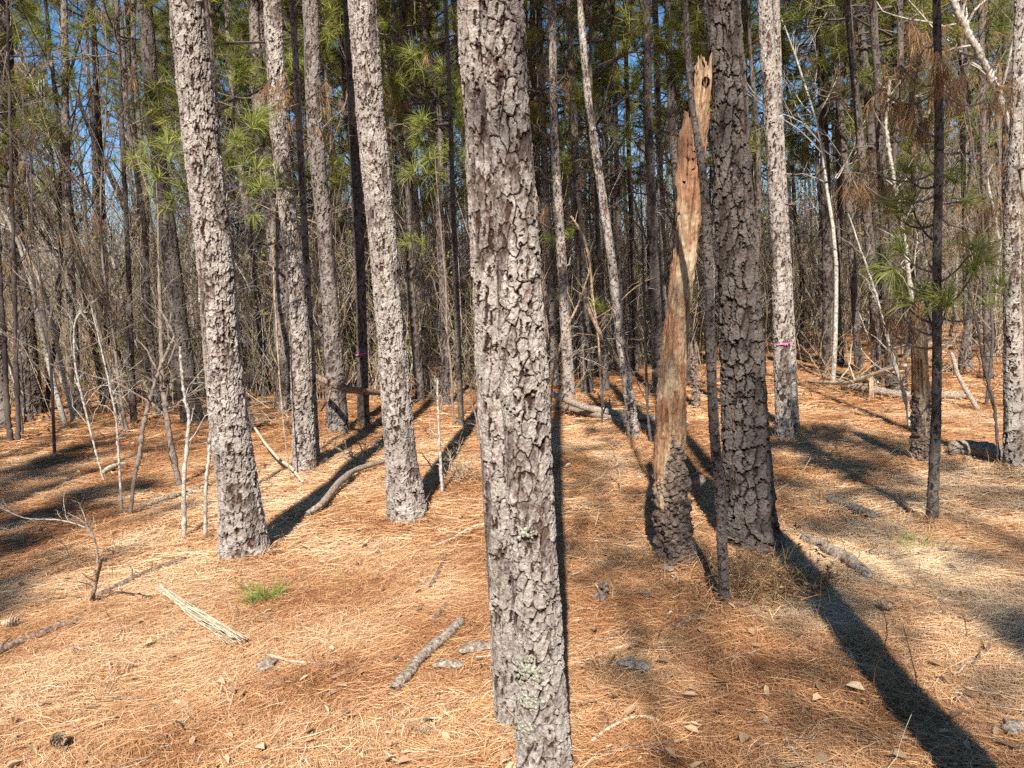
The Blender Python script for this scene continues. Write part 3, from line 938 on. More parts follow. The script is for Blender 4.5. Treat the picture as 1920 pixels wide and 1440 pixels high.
    F = np.stack([i + k, i + k2, i + nu + k2, i + nu + k], -1).reshape(-1, 4)
    mb = MB()
    mb.add(V.reshape(-1, 3), F, 0, wood=wood.ravel(), red=red.ravel(), hole=hl.ravel())
    root = empty(name, (o[0], o[1], float(ground_z(o[0], o[1]))), label, 'dead tree')
    mb.obj('trunk', [mat or SNAG], root, smooth=False)
    return root, P, Rr


def splinter(root, base_px, top_px, Y, w0, thick, seed, name='splinter'):
    """a standing slab of split wood, its own tapering solid"""
    a, b = on_plane(*base_px, Y), on_plane(*top_px, Y)
    o = np.array(root.location); o[2] = 0
    n = 22
    s = np.linspace(0, 1, n)
    C = a[None] * (1 - s[:, None]) + b[None] * s[:, None] - o
    wdt = w0 * (1 - 0.55 * s ** 2) * (1 + 0.2 * np.sin(s * 17 + seed)) * (1 - 0.7 * sstep(0.86, 1, s))
    k = 10
    th = np.arange(k) / k * 2 * np.pi
    V = C[:, None, :] + np.stack([np.cos(th)[None] * wdt[:, None] / 2 * (1 + 0.25 * rng.normal(size=(n, k)) * 0.4), np.sin(th)[None] * thick / 2 * np.ones((n, 1)), 0.012 * rng.normal(size=(n, k))], -1)
    i = np.arange(n - 1)[:, None] * k; q = np.arange(k)[None]; q2 = (q + 1) % k
    F = np.stack([i + q, i + q2, i + k + q2, i + k + q], -1).reshape(-1, 4)
    mb = MB()
    mb.add(V.reshape(-1, 3), F, 0, wood=1.0, red=0.75, hole=0.0)
    capb = (n - 1) * k
    mb.F.append(np.array([[capb + j, capb + j + 1, capb + k - 1 - j - 1, capb + k - 1 - j] for j in range(k // 2 - 1)])); mb.M.append(np.zeros(k // 2 - 1, np.int32))
    return mb.obj(name, [SNAG], root, smooth=True)


ROOTS, PS, RS = snag('rotting_snag', 'crooked rotting snag with bare tan wood and a woodpecker hole near its top',
     [(1268, 1069, 60), (1262, 1000, 62), (1260, 933, 64), (1258, 864, 58), (1260, 794, 52), (1263, 725, 49), (1268, 655, 46), (1275, 586, 43), (1283, 517, 44), (1290, 447, 44), (1298, 378, 42), (1306, 308, 38), (1314, 230, 34), (1320, 175, 33), (1321, 112, 31)],
     3.3, 0.75, 0.12, hole=(1322, 184, 13, 19), red_band=(1.55, 3.7))  # red-brown rot; its upper reach also puts the top's partial shade into colour
splinter(ROOTS, (1282, 420), (1288, 238), PS[0, 1], 0.10, 0.06, 2)
splinter(ROOTS, (1300, 360), (1294, 275), PS[0, 1] - 0.04, 0.05, 0.04, 5)
mb = MB()
knot = polylines(np.array([on_plane(1282, 935, PS[0, 1]) - np.array([ROOTS.location[0], ROOTS.location[1], 0])]), np.array([[0.8, -0.25, 0.35]]), [0.13], 5)
mb.tubes(knot, np.array([[0.05, 0.045, 0.04, 0.035, 0.02]]), 10, 0, wood=0.0, red=0.0, hole=0.0)
mb.obj('limb_stub', [SNAG], ROOTS, smooth=True)

snag('stripped_snag', 'short broken trunk with orange stripped bark behind the thin dark young pine',
     [(1728, 872, 36), (1727, 810, 33), (1727, 750, 31), (1724, 690, 29), (1721, 625, 26), (1719, 585, 22), (1717, 550, 17)], 7.1, 0.70, 0.18)
snag('broken_stump', 'small pale jagged stump standing beside the fallen poles',
     [(1141, 778, 13), (1139, 760, 12), (1138, 742, 12)], 5.1, 0.05, 0.12)
snag('broken_stump', 'thin upright stub of broken wood before the fallen log on the right',
     [(1634, 752, 13), (1633, 725, 10), (1632, 698, 7)], 5.9, 0.0, 0.12)
snag('broken_stump', 'small charred stub poking from the straw right of the nearest pine',
     [(1127, 1132, 15), (1129, 1110, 12), (1133, 1086, 9)], 8.2, 9.0, 0.03)
snag('broken_stump', 'short dark stub half hidden behind the rotting snag',
     [(1305, 768, 15), (1303, 700, 13), (1301, 640, 11)], 9.2, 9.0, 0.2)


# crusty lichen low on the nearest pine
NEAR = next(o for o in bpy.data.objects if o.get('label', '').startswith('nearest slim pine'))
NP, NR, _ = trunk_path([(1022, 1500, 102), (1013, 1300, 98), (995, 960, 92), (982, 700, 92), (965, 400, 86), (938, 0, 88)], 17)
for (px, py, wx, wy, cnt_) in ((992, 1238, 34, 26, 70), (988, 1294, 26, 14, 40), (984, 1345, 22, 14, 34), (990, 985, 22, 12, 22)):
    c = on_plane(px, py, NEAR.location[1] - NP[0, 1] + NP[0, 1])
    mb = MB()
    for q in range(cnt_):
        dx, dz = rng.normal() * wx / 2.2 * 2.2 / FPX * 1.0, rng.normal() * wy / 2.2 * 2.2 / FPX
        x, z = c[0] + dx, c[2] + dz
        ax, ay, ar = np.interp(z, NP[:, 2], NP[:, 0]), np.interp(z, NP[:, 2], NP[:, 1]), np.interp(z, NP[:, 2], NR)
        sx = np.clip((x - ax) / ar, -0.95, 0.95)
        nrm = np.array([sx, -math.sqrt(1 - sx * sx), 0.15 * rng.normal()])
        ctr = np.array([ax, ay, z]) + nrm * (ar + 0.001 + 0.004 * rng.random()) * np.array([1, 1, 0]) - np.array(NEAR.location)
        tz = norm(np.cross(nrm, [0.2, 0.1, 1])); ty = np.cross(nrm, tz)
        k = 7; rad = 0.003 + 0.006 * rng.random()
        th = np.arange(k) / k * 2 * np.pi
        rim = ctr + (np.cos(th)[:, None] * tz + np.sin(th)[:, None] * ty) * rad * (0.7 + 0.6 * rng.random((k, 1))) + nrm * (0.004 * rng.random((k, 1)))
        V = np.vstack([rim, ctr + nrm * 0.006])
        mb.add(V, np.stack([np.arange(k), (np.arange(k) + 1) % k, np.full(k, k), np.full(k, k)], -1), 0)
    mb.obj('lichen', [LICHEN], NEAR)

# ------------------------------------------------------------------ pink ribbons
def ribbon(label, px, py, Y, wpx, seed):
    c = on_plane(px, py, Y)
    d = depth(c); rad = wpx / 2 * d / FPX + 0.006
    n = 40
    th = np.arange(n) / n * 2 * np.pi
    hz = 0.0045 + 0.0015 * np.sin(3 * th + seed)
    lift = 0.012 * np.sin(th + seed)
    rd = rad + 0.004 * np.sin(7 * th)
    V = np.concatenate([np.stack([np.cos(th) * (rd + e), np.sin(th) * (rd + e), lift + sgn * hz], -1) for sgn, e in ((-1, 0), (1, 0), (1, .002), (-1, .002))])
    k = np.arange(n); k2 = (k + 1) % n
    F = np.concatenate([np.stack([a * n + k, a * n + k2, b_ * n + k2, b_ * n + k], -1) for a, b_ in ((0, 1), (1, 2), (2, 3), (3, 0))])
    mb = MB(); mb.add(V, F)
    # two loose tails from the knot at the front
    kx = np.array([[0.0, -rad - 0.004, 0.0]] * 2)
    T = polylines(kx, np.array([[0.5, -0.3, -0.6], [-0.3, -0.3, -0.8]]), [0.03, 0.025], 5, 0.3, -0.5)
    sd = np.array([0.004, 0, 0.003])
    Vt = np.concatenate([np.stack([t - sd, t + sd], 1).reshape(-1, 3) for t in T])
    Ft = np.concatenate([np.stack([np.arange(4) * 2, np.arange(4) * 2 + 1, np.arange(4) * 2 + 3, np.arange(4) * 2 + 2], -1) + 10 * j for j in (0, 1)])
    mb.add(Vt, Ft)
    tag(mb.obj('survey_ribbon', [RIBBON], loc=c), label, 'survey ribbon')


def base_Y(px, py):
    return on_ground(px, py)[1]


ribbon('pink survey ribbon tied round the pale straight pine right of the thick dark one', 1466, 642, base_Y(1471, 836), 35, 1)
ribbon('pink survey ribbon tied round the thin blackish pine', 679, 664, base_Y(682, 806), 23, 2)
ribbon('faint pink survey ribbon on a slim pine near the left edge', 139, 690, base_Y(144, 777), 20, 3)


# ------------------------------------------------------------------ young pines with needle sprays
def spray(mb, stem_pt, tip, k, L, wd, mat, droop, seed):
    """a twig from the stem to a needle tuft at tip"""
    s = np.linspace(0, 1, 7)[:, None]
    sag = np.array([0, 0, 1.0]) * (-0.12 * np.linalg.norm(tip - stem_pt)) * (4 * s * (1 - s))
    Pl = stem_pt * (1 - s) + tip * s + sag
    return Pl


def young_pine_sprays(root, stem, green, brown, Lg=0.21, wd=0.0034, per=50):
    """stem(z) gives a point on the stem; green/brown: lists of (px, py, Y offset, size)"""
    o = np.array(root.location); o[2] = 0
    Y0 = root.location[1]
    for lst, kind in ((green, 'needle_spray'), (brown, 'dead_spray')):
        for (px, py, dy, sz) in lst:
            tip = on_plane(px, py, Y0 + dy)
            sp = stem(tip[2] - 0.1 - 0.15 * rng.random())
            Pl = spray(None, sp, tip, 0, 0, 0, 0, 0, 0) - o
            mb = MB()
            mb.tubes(Pl[None], np.linspace(0.008, 0.004, 7)[None], 5, 0, rnd=0.5)
            td = norm(Pl[-1] - Pl[-2])
            if kind == 'needle_spray':
                nsub = 3
                up_ = norm(td + np.array([0, 0, 0.7]))
                side_ = norm(td[None] + rng.normal(size=(nsub - 1, 3)) * 0.7 + np.array([0, 0, 0.3]))
                root_ = Pl[[-2, -3]][: nsub - 1]
                ends = np.concatenate([[Pl[-1] + up_ * 0.03], root_ + side_ * (0.10 * sz + 0.06 * rng.random((nsub - 1, 1)))])
                mb.tubes(np.stack([root_ * (1 - q_) + ends[1:] * q_ for q_ in (0, 0.5, 1)], 1), np.full((nsub - 1, 3), 0.003), 4, 0, rnd=0.5)
                dirs_ = np.concatenate([[up_], side_])
                Dn = norm(np.repeat(dirs_, per, axis=0) * (0.25 + 0.8 * rng.random((per * nsub, 1))) + rng.normal(size=(per * nsub, 3)) * 0.5)
                Pn = np.repeat(ends, per, axis=0)
                mb.needles(Pn, Dn, Lg * sz * (0.65 + 0.5 * rng.random(len(Pn))), wd, 0.55, 1, 2, rnd=np.clip(rng.normal(size=len(Pn)) * 0.25 + 0.5, 0, 1))
                mb.obj(kind, [TWIG_DARK, NEEDLE_BRIGHT], root)
            else:
                C, RC = sprout(Pl[None], np.linspace(0.006, 0.003, 7)[None], 8, 0.4, 1.0, (0.4, 1.1), (0.2, 0.5), 5, 0.5, -0.3, 0.5, 0.0018)
                mb.tubes(C, RC, 3, 0, rnd=0.5)
                tips = np.concatenate([C[:, -1], C[:, 2], [Pl[-1]]])
                kk = 16
                Dn = norm(rng.normal(size=(len(tips) * kk, 3)) * 0.38 + np.array([0, 0, -0.85]))
                mb.needles(np.repeat(tips, kk, axis=0), Dn, 0.16 * sz * (0.6 + 0.6 * rng.random(len(Dn))), wd * 0.9, 0.3, 1, 2, rnd=rng.random(len(Dn)))
                mb.obj(kind, [TWIG, NEEDLE_DEAD], root)


def stem_fn(P):
    return lambda z: np.array([np.interp(z, P[:, 2], P[:, 0]), np.interp(z, P[:, 2], P[:, 1]), z])


young_pine_sprays(ROOT16, stem_fn(P16),
    [(1735, 275, 0.5, 0.9), (1700, 335, 0.4, 1.0), (1660, 380, 0.8, 1.0), (1790, 355, 0.5, 1.0), (1710, 395, 0.3, 1.0), (1695, 485, 0.0, 1.0), (1665, 500, 0.5, 0.8), (1817, 482, -0.1, 1.0), (1828, 512, -0.2, 0.9), (1735, 570, 0.2, 1.0), (1772, 592, -0.2, 1.0), (1682, 552, 0.4, 0.9), (1760, 330, 0.9, 0.9), (1730, 440, 0.8, 1.0), (1870, 545, 0.6, 0.9)],
    [(1626, 355, 0.6, 1.0), (1614, 300, 0.9, 1.0), (1668, 565, 0.5, 1.0), (1857, 375, 0.7, 1.1), (1790, 150, 0.4, 1.1), (1876, 165, 0.6, 1.1), (1757, 100, -0.2, 0.9), (1690, 125, 0.5, 1.2), (1700, 210, 0.3, 1.0), (1720, 60, 0.6, 1.1), (1650, 170, 0.8, 1.1), (1640, 590, 0.7, 1.0)], wd=0.0034)


def hidden_stem_pine(label, base_px, top_px, H, w, green, brown, name='young_pine', mat=None, **kw):
    P, Rr, zv = trunk_path([(base_px[0], base_px[1], w), ((base_px[0] + top_px[0]) / 2, (base_px[1] + top_px[1]) / 2, w * 0.85), (top_px[0], top_px[1], w * 0.7)], H)
    P[0, 2] = 0
    o = np.array([P[0, 0], P[0, 1], 0])
    root = empty(name, (o[0], o[1], float(ground_z(o[0], o[1]))), label, 'young pine')
    bark_trunk(P, Rr, zv, 0.006, 0.03, 0.04, 0.005, px_seed(base_px), o, 0.1).obj('trunk', [mat or BARK_DARK], root, smooth=True)
    young_pine_sprays(root, stem_fn(P), green, brown, **kw)
    return root


def px_seed(p):
    return (p[0] * 0.37 + p[1] * 0.11) % 40


hidden_stem_pine('young pine with bright green tufts showing either side of the broad tilted pine', (445, 935), (385, 0), 6.5, 13,
    [(318, 290, 0.0, 1.0), (303, 335, 0.3, 0.8), (290, 370, 0.5, 0.8), (470, 235, 0.1, 1.1), (488, 222, 0.3, 0.9), (440, 268, 0.0, 0.9), (478, 322, 0.0, 1.1), (455, 350, 0.2, 0.9), (520, 338, -0.1, 0.9), (505, 360, 0.1, 0.8), (250, 300, 1.0, 0.9), (270, 285, 1.2, 0.9)],
    [(555, 150, 0.6, 0.9), (600, 170, 0.8, 0.9)])
hidden_stem_pine('young pine with drooping green tufts between the straight dark pine and the nearest pine', (865, 800), (838, 60), 8, 11,
    [(800, 240, 0.0, 1.3), (790, 255, 0.3, 1.2), (815, 300, 0.2, 1.3), (845, 290, 0.5, 1.3), (860, 310, 0.1, 1.3), (780, 330, 0.0, 1.2), (765, 465, 0.2, 1.0), (850, 200, 0.2, 1.3), (810, 330, 0.4, 1.2), (870, 240, 0.0, 1.2), (830, 150, 0.3, 1.3), (780, 120, 0.3, 1.3)],
    [], wd=0.005)
hidden_stem_pine('small young pine with low green tufts among the tan vines behind the nearest pine', (1098, 742), (1085, 470), 3.6, 8,
    [(1125, 585, 0.0, 1.1), (1112, 575, 0.2, 1.0), (1035, 450, 0.0, 1.0), (1075, 440, 0.2, 1.1), (1060, 560, -0.1, 1.0)], [], wd=0.006)

# ------------------------------------------------------------------ bare saplings drawn one by one
def sapling(label, pts, mat, twigs=6, name='bare_sapling', top=None, cat='sapling', depth_tilt=0.0):
    b = on_ground(pts[0][0], pts[0][1])
    P = [b]; Rr = [0.78 * pts[0][2] / 2 * depth(b) / FPX]
    for j, (px, py, wpx) in enumerate(pts[1:]):
        p = on_plane(px, py, b[1] + depth_tilt * (j + 1))
        P.append(p); Rr.append(0.78 * wpx / 2 * depth(p) / FPX)
    P = np.array(P); P[0, 2] = float(ground_z(b[0], b[1])) - 0.02
    if top:
        P = np.vstack([P, P[-1] + (P[-1] - P[-2]) / np.linalg.norm(P[-1] - P[-2]) * top]); Rr.append(0.003)
    # resample smoothly
    t = np.arange(len(P)); tt = np.linspace(0, len(P) - 1, len(P) * 12)
    Q = np.stack([smooth_interp(tt, t.astype(float), P[:, k]) for k in range(3)], -1)
    Q[2:] += rng.normal(size=Q[2:].shape) * np.mean(Rr) * 0.16
    Rq = np.interp(tt, t, Rr) * (1 + 0.12 * rng.normal(size=len(tt)) + 0.35 * (rng.random(len(tt)) < 0.08))
    o = Q[0].copy()
    root = empty(name, o, label, cat)
    mb = MB(); mb.tubes((Q - o)[None], Rq[None], 8)
    mb.obj('stem', [mat], root, smooth=True)
    if twigs:
        B, RB = sprout((Q - o)[None], Rq[None], int(twigs * 1.8) + 2, 0.2, 1.0, (0.4, 1.1), (0.08, 0.42), 7, 0.7, 0.25, 0.42, 0.0015)
        C, RC = sprout(B, RB, 4, 0.2, 1.0, (0.4, 1.0), (0.25, 0.6), 5, 0.5, 0.2, 0.55, 0.001)
        nc = len(C) // len(B)
        for q in range(len(B)):
            mb = MB(); mb.tubes(B[q:q + 1], RB[q:q + 1], 5); mb.tubes(C[q * nc:(q + 1) * nc], RC[q * nc:(q + 1) * nc], 3)
            mb.obj('branch', [mat], root)
    return root


sapling('brown twisting sapling bare of leaves left of the two pale straight saplings', [(243, 968, 9), (252, 900, 9), (262, 850, 10), (268, 800, 11), (284, 740, 9), (300, 690, 8), (318, 650, 7), (326, 630, 6), (312, 600, 5), (298, 578, 4)], TWIG, 7)
sapling('thin white forked seedling stem in front of the shaded straw on the left', [(228, 962, 5), (225, 900, 6), (218, 790, 5), (205, 720, 5), (198, 690, 4)], TWIG_PALE, 8, top=0.5)
sapling('crooked pale sapling, left one of the two growing just left of the tilted pine', [(345, 1006, 10), (345, 900, 10), (354, 790, 8), (346, 745, 7), (340, 690, 7), (338, 650, 6)], TWIG_PALE, 3)
sapling('straight pale sapling touching the left side of the broad tilted pine', [(384, 1006, 9), (386, 920, 9), (391, 860, 8), (396, 790, 6)], TWIG_PALE, 2, top=0.7)
sapling('mottled grey sapling leaning behind the crooked pale sapling', [(338, 915, 14), (320, 830, 14), (310, 760, 13), (304, 700, 12), (300, 560, 8)], TWIG, 6, top=1.2)
sapling('pale arching sapling with a bent-over crown at the far left', [(196, 905, 4), (175, 830, 5), (158, 760, 5), (142, 690, 5), (139, 620, 5), (148, 590, 4), (165, 585, 3)], TWIG_PALE, 9)
sapling('dark double-stemmed sapling by the left edge, its left stem', [(20, 832, 14), (14, 760, 13), (8, 640, 12), (1, 540, 11), (-8, 350, 9)], TWIG_DARK, 6, top=1.5)
sapling('dark double-stemmed sapling by the left edge, its right stem', [(35, 832, 10), (31, 700, 10), (26, 500, 9), (21, 300, 8), (14, 40, 6)], TWIG_DARK, 10, top=1.0)
sapling('thin pole sapling straight up between the pale slender pine and the nearest pine', [(830, 935, 7), (826, 870, 7), (822, 790, 6), (820, 710, 5)], TWIG_PALE, 4)
sapling('pair-like tan sapling behind the thin pole sapling', [(850, 800, 6), (846, 700, 6), (838, 620, 5), (836, 540, 5), (826, 420, 4)], TWIG, 6, top=1.0)
sapling('dark seedling stick left of the nearest pine', [(898, 830, 5), (892, 780, 4), (880, 750, 3)], TWIG, 3)
sapling('white birch-like leaning stem amid the green sprays on the right', [(1722, 740, 12), (1712, 600, 11), (1702, 500, 10), (1690, 415, 10), (1675, 330, 9), (1665, 270, 9), (1662, 225, 8), (1668, 150, 6)], TWIG_PALE, 7)
sapling('slanting bare pale stem leaning on the stripped broken trunk', [(1706, 805, 7), (1698, 750, 8), (1680, 690, 9), (1665, 640, 9), (1655, 600, 7), (1640, 545, 5), (1590, 400, 4)], TWIG_PALE, 5)
sapling('thin bent sapling in front of the pine at the right edge', [(1873, 880, 7), (1865, 770, 7), (1846, 690, 7), (1830, 600, 6), (1806, 500, 5), (1792, 430, 4)], TWIG_DARK, 6)
sapling('thick pale limb-like hardwood leaning right in the upper right corner', [(1990, 720, 20), (1950, 500, 19), (1915, 310, 18), (1880, 200, 18), (1843, 115, 17), (1812, 55, 16), (1786, 0, 15), (1760, -60, 12)], TWIG_PALE, 8, name='leaning_hardwood', cat='tree')
sapling('slender bowed brown sapling curving before the rotting snag from the left', [(1128, 800, 5), (1132, 720, 5), (1150, 680, 4), (1180, 650, 4), (1215, 635, 3), (1248, 630, 3)], TWIG_DARK, 3)
sapling('thin dark stick sapling right of the straight dark pine', [(1222, 835, 7), (1215, 780, 7), (1212, 700, 7), (1208, 560, 6), (1204, 430, 5)], TWIG_DARK, 3, top=1.0)
sapling('tan bent vine-like stem rising beside the flared pale pine', [(1032, 802, 5), (1034, 740, 5), (1042, 680, 5), (1060, 620, 5), (1082, 575, 5), (1095, 540, 4), (1108, 500, 3)], TWIG_TAN, 7)
sapling('tan broken cane with a hooked tip above the flared pale pine', [(1128, 760, 5), (1122, 640, 5), (1112, 560, 5), (1105, 490, 6), (1092, 440, 6), (1070, 405, 5)], TWIG_TAN, 4)
sapling('fine dead whip among twigs in front of the bent pine', [(545, 905, 3), (530, 780, 4), (520, 640, 4), (512, 470, 3), (520, 360, 3)], TWIG_TAN, 5)
sapling('bare shrub-like sapling with upright shoots in the shaded straw right of the nearest pine', [(1165, 930, 4), (1160, 880, 4), (1150, 845, 3), (1145, 820, 2)], TWIG_TAN, 5)
sapling('curved thin pale shoot arching over the straw at the left edge', [(182, 1062, 4), (180, 1020, 4), (160, 990, 4), (110, 975, 3), (50, 972, 3), (0, 952, 3)], TWIG_PALE, 4)

# ------------------------------------------------------------------ sticks and logs lying on the straw
def stick(label, pts, mat, name='fallen_stick', cat='stick', twigs=0, lift=0.0, lifts=None, knots=0.12, group=None, Yp=None):
    P, Rr = [], []
    for j, (px, py, wpx) in enumerate(pts):
        p = on_ground(px, py)
        r = wpx / 2 * depth(p) / FPX
        h = (lifts[j] if lifts else lift)
        if Yp is not None:
            p = on_plane(px, py, Yp[j]); r = wpx / 2 * depth(p) / FPX
        else:
            if h:
                p = on_ground(px, py, h)
            p = p.copy(); p[2] = float(ground_z(p[0], p[1])) + 0.014 + r * 0.8 + h
        P.append(p); Rr.append(r)
    P = np.array(P)
    t = np.arange(len(P)).astype(float); m = max(14, int(np.linalg.norm(np.diff(P, axis=0), axis=1).sum() / 0.02))
    tt = np.linspace(0, len(P) - 1, m)
    Q = np.stack([smooth_interp(tt, t, P[:, k]) for k in range(3)], -1)
    Q[:, :2] += 0.35 * np.mean(Rr) * (np.stack([vnoise(tt * 2.1, 0 * tt, 0 * tt, P[0, 0]), vnoise(tt * 2.1, 0 * tt + 4, 0 * tt, P[0, 1])], -1) - 0.5) * 2
    Rq = np.interp(tt, t, Rr) * (1 + knots * (vnoise(tt * 7, 0 * tt, 0 * tt, P[0, 0] + 3) - 0.5) * 2)
    Rq[0] *= 0.55; Rq[-1] *= 0.5
    o = Q[len(Q) // 2].copy(); o[2] = 0
    mb = MB(); mb.tubes((Q - o)[None], Rq[None], 9)
    n = mb.n
    V = mb.V[0]
    V += (hash3(np.round(V[:, 0:1] * 300), np.round(V[:, 1:2] * 300), np.round(V[:, 2:3] * 300), 1.0) - 0.5) * np.mean(Rr) * 0.22 * norm(rng.normal(size=V.shape))
    if twigs:
        B, RB = sprout((Q - o)[None], Rq[None], twigs, 0.1, 0.95, (0.5, 1.2), (0.1, 0.3), 6, 0.5, 0.25, 0.5, 0.0015)
        mb.tubes(B, RB, 5)
    # ends closed with small cones
    for e, e2 in ((0, 1), (-1, -2)):
        tip = Q[e] + (Q[e] - Q[e2]) * 0.3 - o
        ring = np.arange(9) + (0 if e == 0 else (len(Q) - 1) * 9)
        mb.V.append(tip[None]); mb.pending.append((mb.n, 1, {}))
        mb.F.append(np.stack([ring, np.roll(ring, -1), np.full(9, mb.n), np.full(9, mb.n)], -1)); mb.M.append(np.zeros(9, np.int32)); mb.n += 1
    return tag(mb.obj(name, [mat], loc=o, smooth=True), label, cat, group)


stick('brown fallen stick with short side twigs left of the broad tilted pine', [(172, 1128, 11), (225, 1105, 11), (280, 1078, 10), (350, 1052, 7)], STICK_BROWN, twigs=7)
stick('short brown stick standing up from the end of the brown fallen stick', [(173, 1130, 9), (176, 1118, 8), (182, 1085, 6), (195, 1050, 5)], STICK_BROWN, lifts=[0.0, 0.06, 0.18, 0.38], twigs=4)
stick('thick brown stick running off the left edge of the straw', [(-30, 1236, 14), (40, 1204, 13), (100, 1185, 10), (156, 1166, 8)], STICK_BROWN, twigs=2)
stick('short thick bark-covered log end in the front straw left of the nearest pine', [(738, 1310, 21), (770, 1272, 21), (815, 1226, 20), (868, 1176, 17)], STICK_GREY, 'fallen_branch', 'branch')
stick('thin twig lying left of the short thick log', [(622, 1282, 7), (660, 1266, 6), (690, 1246, 4)], STICK_BROWN)
stick('fine pale twig forking towards the front straw', [(505, 1228, 6), (545, 1240, 5), (600, 1250, 4)], STICK_PALE)
stick('long pale curved twig lying across the straw left of the nearest pine', [(805, 1040, 5), (850, 1022, 6), (880, 1004, 7), (912, 998, 6)], STICK_PALE)
stick('slanting brown twig below the long pale curved twig', [(806, 1114, 7), (830, 1075, 6), (852, 1028, 4)], STICK_BROWN)
stick('short stub of stick between the slanting twig and the log', [(810, 1178, 8), (825, 1160, 7), (842, 1138, 5)], STICK_BROWN)
stick('bent branch arching over the dark shadow right of the broad tilted pine', [(578, 975, 10), (605, 955, 12), (640, 915, 13), (668, 890, 10), (722, 872, 7)], STICK_GREY, 'fallen_branch', 'branch', lifts=[0, 0.03, 0.05, 0.05, 0.02])
stick('thin white stick pointing at the thick dark pine from the right', [(1480, 988, 6), (1500, 1012, 7), (1525, 1035, 8), (1556, 1052, 7)], STICK_PALE)
stick('half-buried log lying right of the thick dark pine', [(1505, 1020, 18), (1545, 1040, 24), (1590, 1068, 26), (1636, 1094, 18)], STICK_GREY, 'fallen_log', 'log')
stick('short grey log behind the half-buried log', [(1556, 942, 13), (1590, 955, 17), (1642, 976, 12)], STICK_GREY, 'fallen_log', 'log')
stick('small dark stick in the straw in front of the slim young pine', [(1262, 1192, 8), (1295, 1174, 9), (1322, 1158, 6)], STICK_BROWN)
stick('thick grey log with a dark hollow end by the pine at the right edge', [(1782, 853, 26), (1810, 856, 32), (1850, 862, 32), (1880, 868, 26)], STICK_GREY, 'fallen_log', 'log')
stick('long fallen pole, nearer of two behind the nearest pine', [(1030, 762, 9), (1100, 782, 11), (1170, 800, 12), (1236, 818, 11)], STICK_GREY, 'fallen_pole', 'log')
stick('long fallen pole, farther of two behind the nearest pine', [(1025, 742, 10), (1090, 768, 12), (1160, 786, 14), (1290, 806, 12)], STICK_GREY, 'fallen_pole', 'log', lifts=[0.25, 0.12, 0.02, 0])
stick('grey fallen log at the back of the clearing on the right', [(1580, 732, 16), (1640, 740, 17), (1700, 744, 16), (1810, 746, 13)], STICK_GREY, 'fallen_log', 'log')
stick('pale bare branch slanting up over the grey log at the back', [(1512, 722, 6), (1580, 724, 9), (1630, 712, 9), (1700, 688, 6)], STICK_PALE, 'fallen_branch', 'branch', lifts=[0.0, 0.1, 0.25, 0.5], twigs=6)
stick('pale broken limb leaning down onto the straw behind the thin dark young pine', [(1846, 784, 7), (1828, 758, 9), (1806, 722, 9), (1782, 660, 7)], STICK_GREY, 'fallen_branch', 'branch', Yp=[8.9, 9.0, 9.2, 9.5])
stick('dark broken bough slanting across between the bent pine and the pale slender pine', [(592, 715, 6), (640, 735, 9), (690, 742, 8), (730, 748, 6)], STICK_BROWN, 'fallen_branch', 'branch', lifts=[0.75, 0.62, 0.5, 0.4], twigs=4)
stick('slim dark branch propped against the slanting slim pine', [(1165, 690, 9), (1135, 640, 9), (1112, 600, 7), (1098, 560, 5)], STICK_BROWN, 'fallen_branch', 'branch', Yp=[9.2, 9.25, 9.3, 9.35], twigs=4)
stick('gnarled pale branch pieces by a shaded hump behind the twisting sapling', [(190, 898, 8), (212, 885, 12), (238, 875, 9)], STICK_PALE, 'fallen_branch', 'branch', twigs=3)
stick('bent twig on the straw left of the crooked pale sapling', [(262, 952, 7), (300, 942, 8), (345, 930, 8), (400, 925, 6)], STICK_GREY)
stick('leaning dead stick right of the broad tilted pine', [(478, 810, 4), (515, 858, 5), (545, 885, 6), (568, 908, 5)], STICK_PALE, lifts=[0.25, 0.12, 0.05, 0])
stick('curved dry twig in the front straw above the pine cone', [(160, 1330, 7), (200, 1312, 7), (250, 1307, 6), (298, 1322, 5)], STICK_BROWN)
stick('tiny twig at the lower left beside the pine cone', [(170, 1362, 5), (200, 1352, 5), (222, 1340, 4)], STICK_BROWN)
stick('fine arched twig at the lower right of the nearest pine', [(1090, 1425, 5), (1150, 1375, 6), (1210, 1352, 6), (1275, 1380, 4)], STICK_PALE)
stick('brown twig running out of the bottom right of the nearest pine', [(1130, 1428, 6), (1200, 1412, 7), (1270, 1396, 6), (1310, 1390, 4)], STICK_BROWN)
stick('thin dark twig with offshoots lying in the right-hand shade', [(1600, 1030, 5), (1680, 1050, 5), (1760, 1040, 5), (1830, 1046, 4)], STICK_BROWN, twigs=9)
stick('thin straight dead stem across the lower right straw', [(1660, 1100, 4), (1740, 1120, 5), (1830, 1180, 4), (1918, 1225, 4)], STICK_BROWN, twigs=5)
stick('pale curved twig lying over the wide foreground shadow', [(1565, 1212, 4), (1590, 1222, 5), (1608, 1250, 5), (1640, 1252, 3)], STICK_PALE)
stick('broken twig by the two reddish needle clumps', [(1140, 1226, 5), (1170, 1220, 7), (1200, 1208, 6)], STICK_PALE)

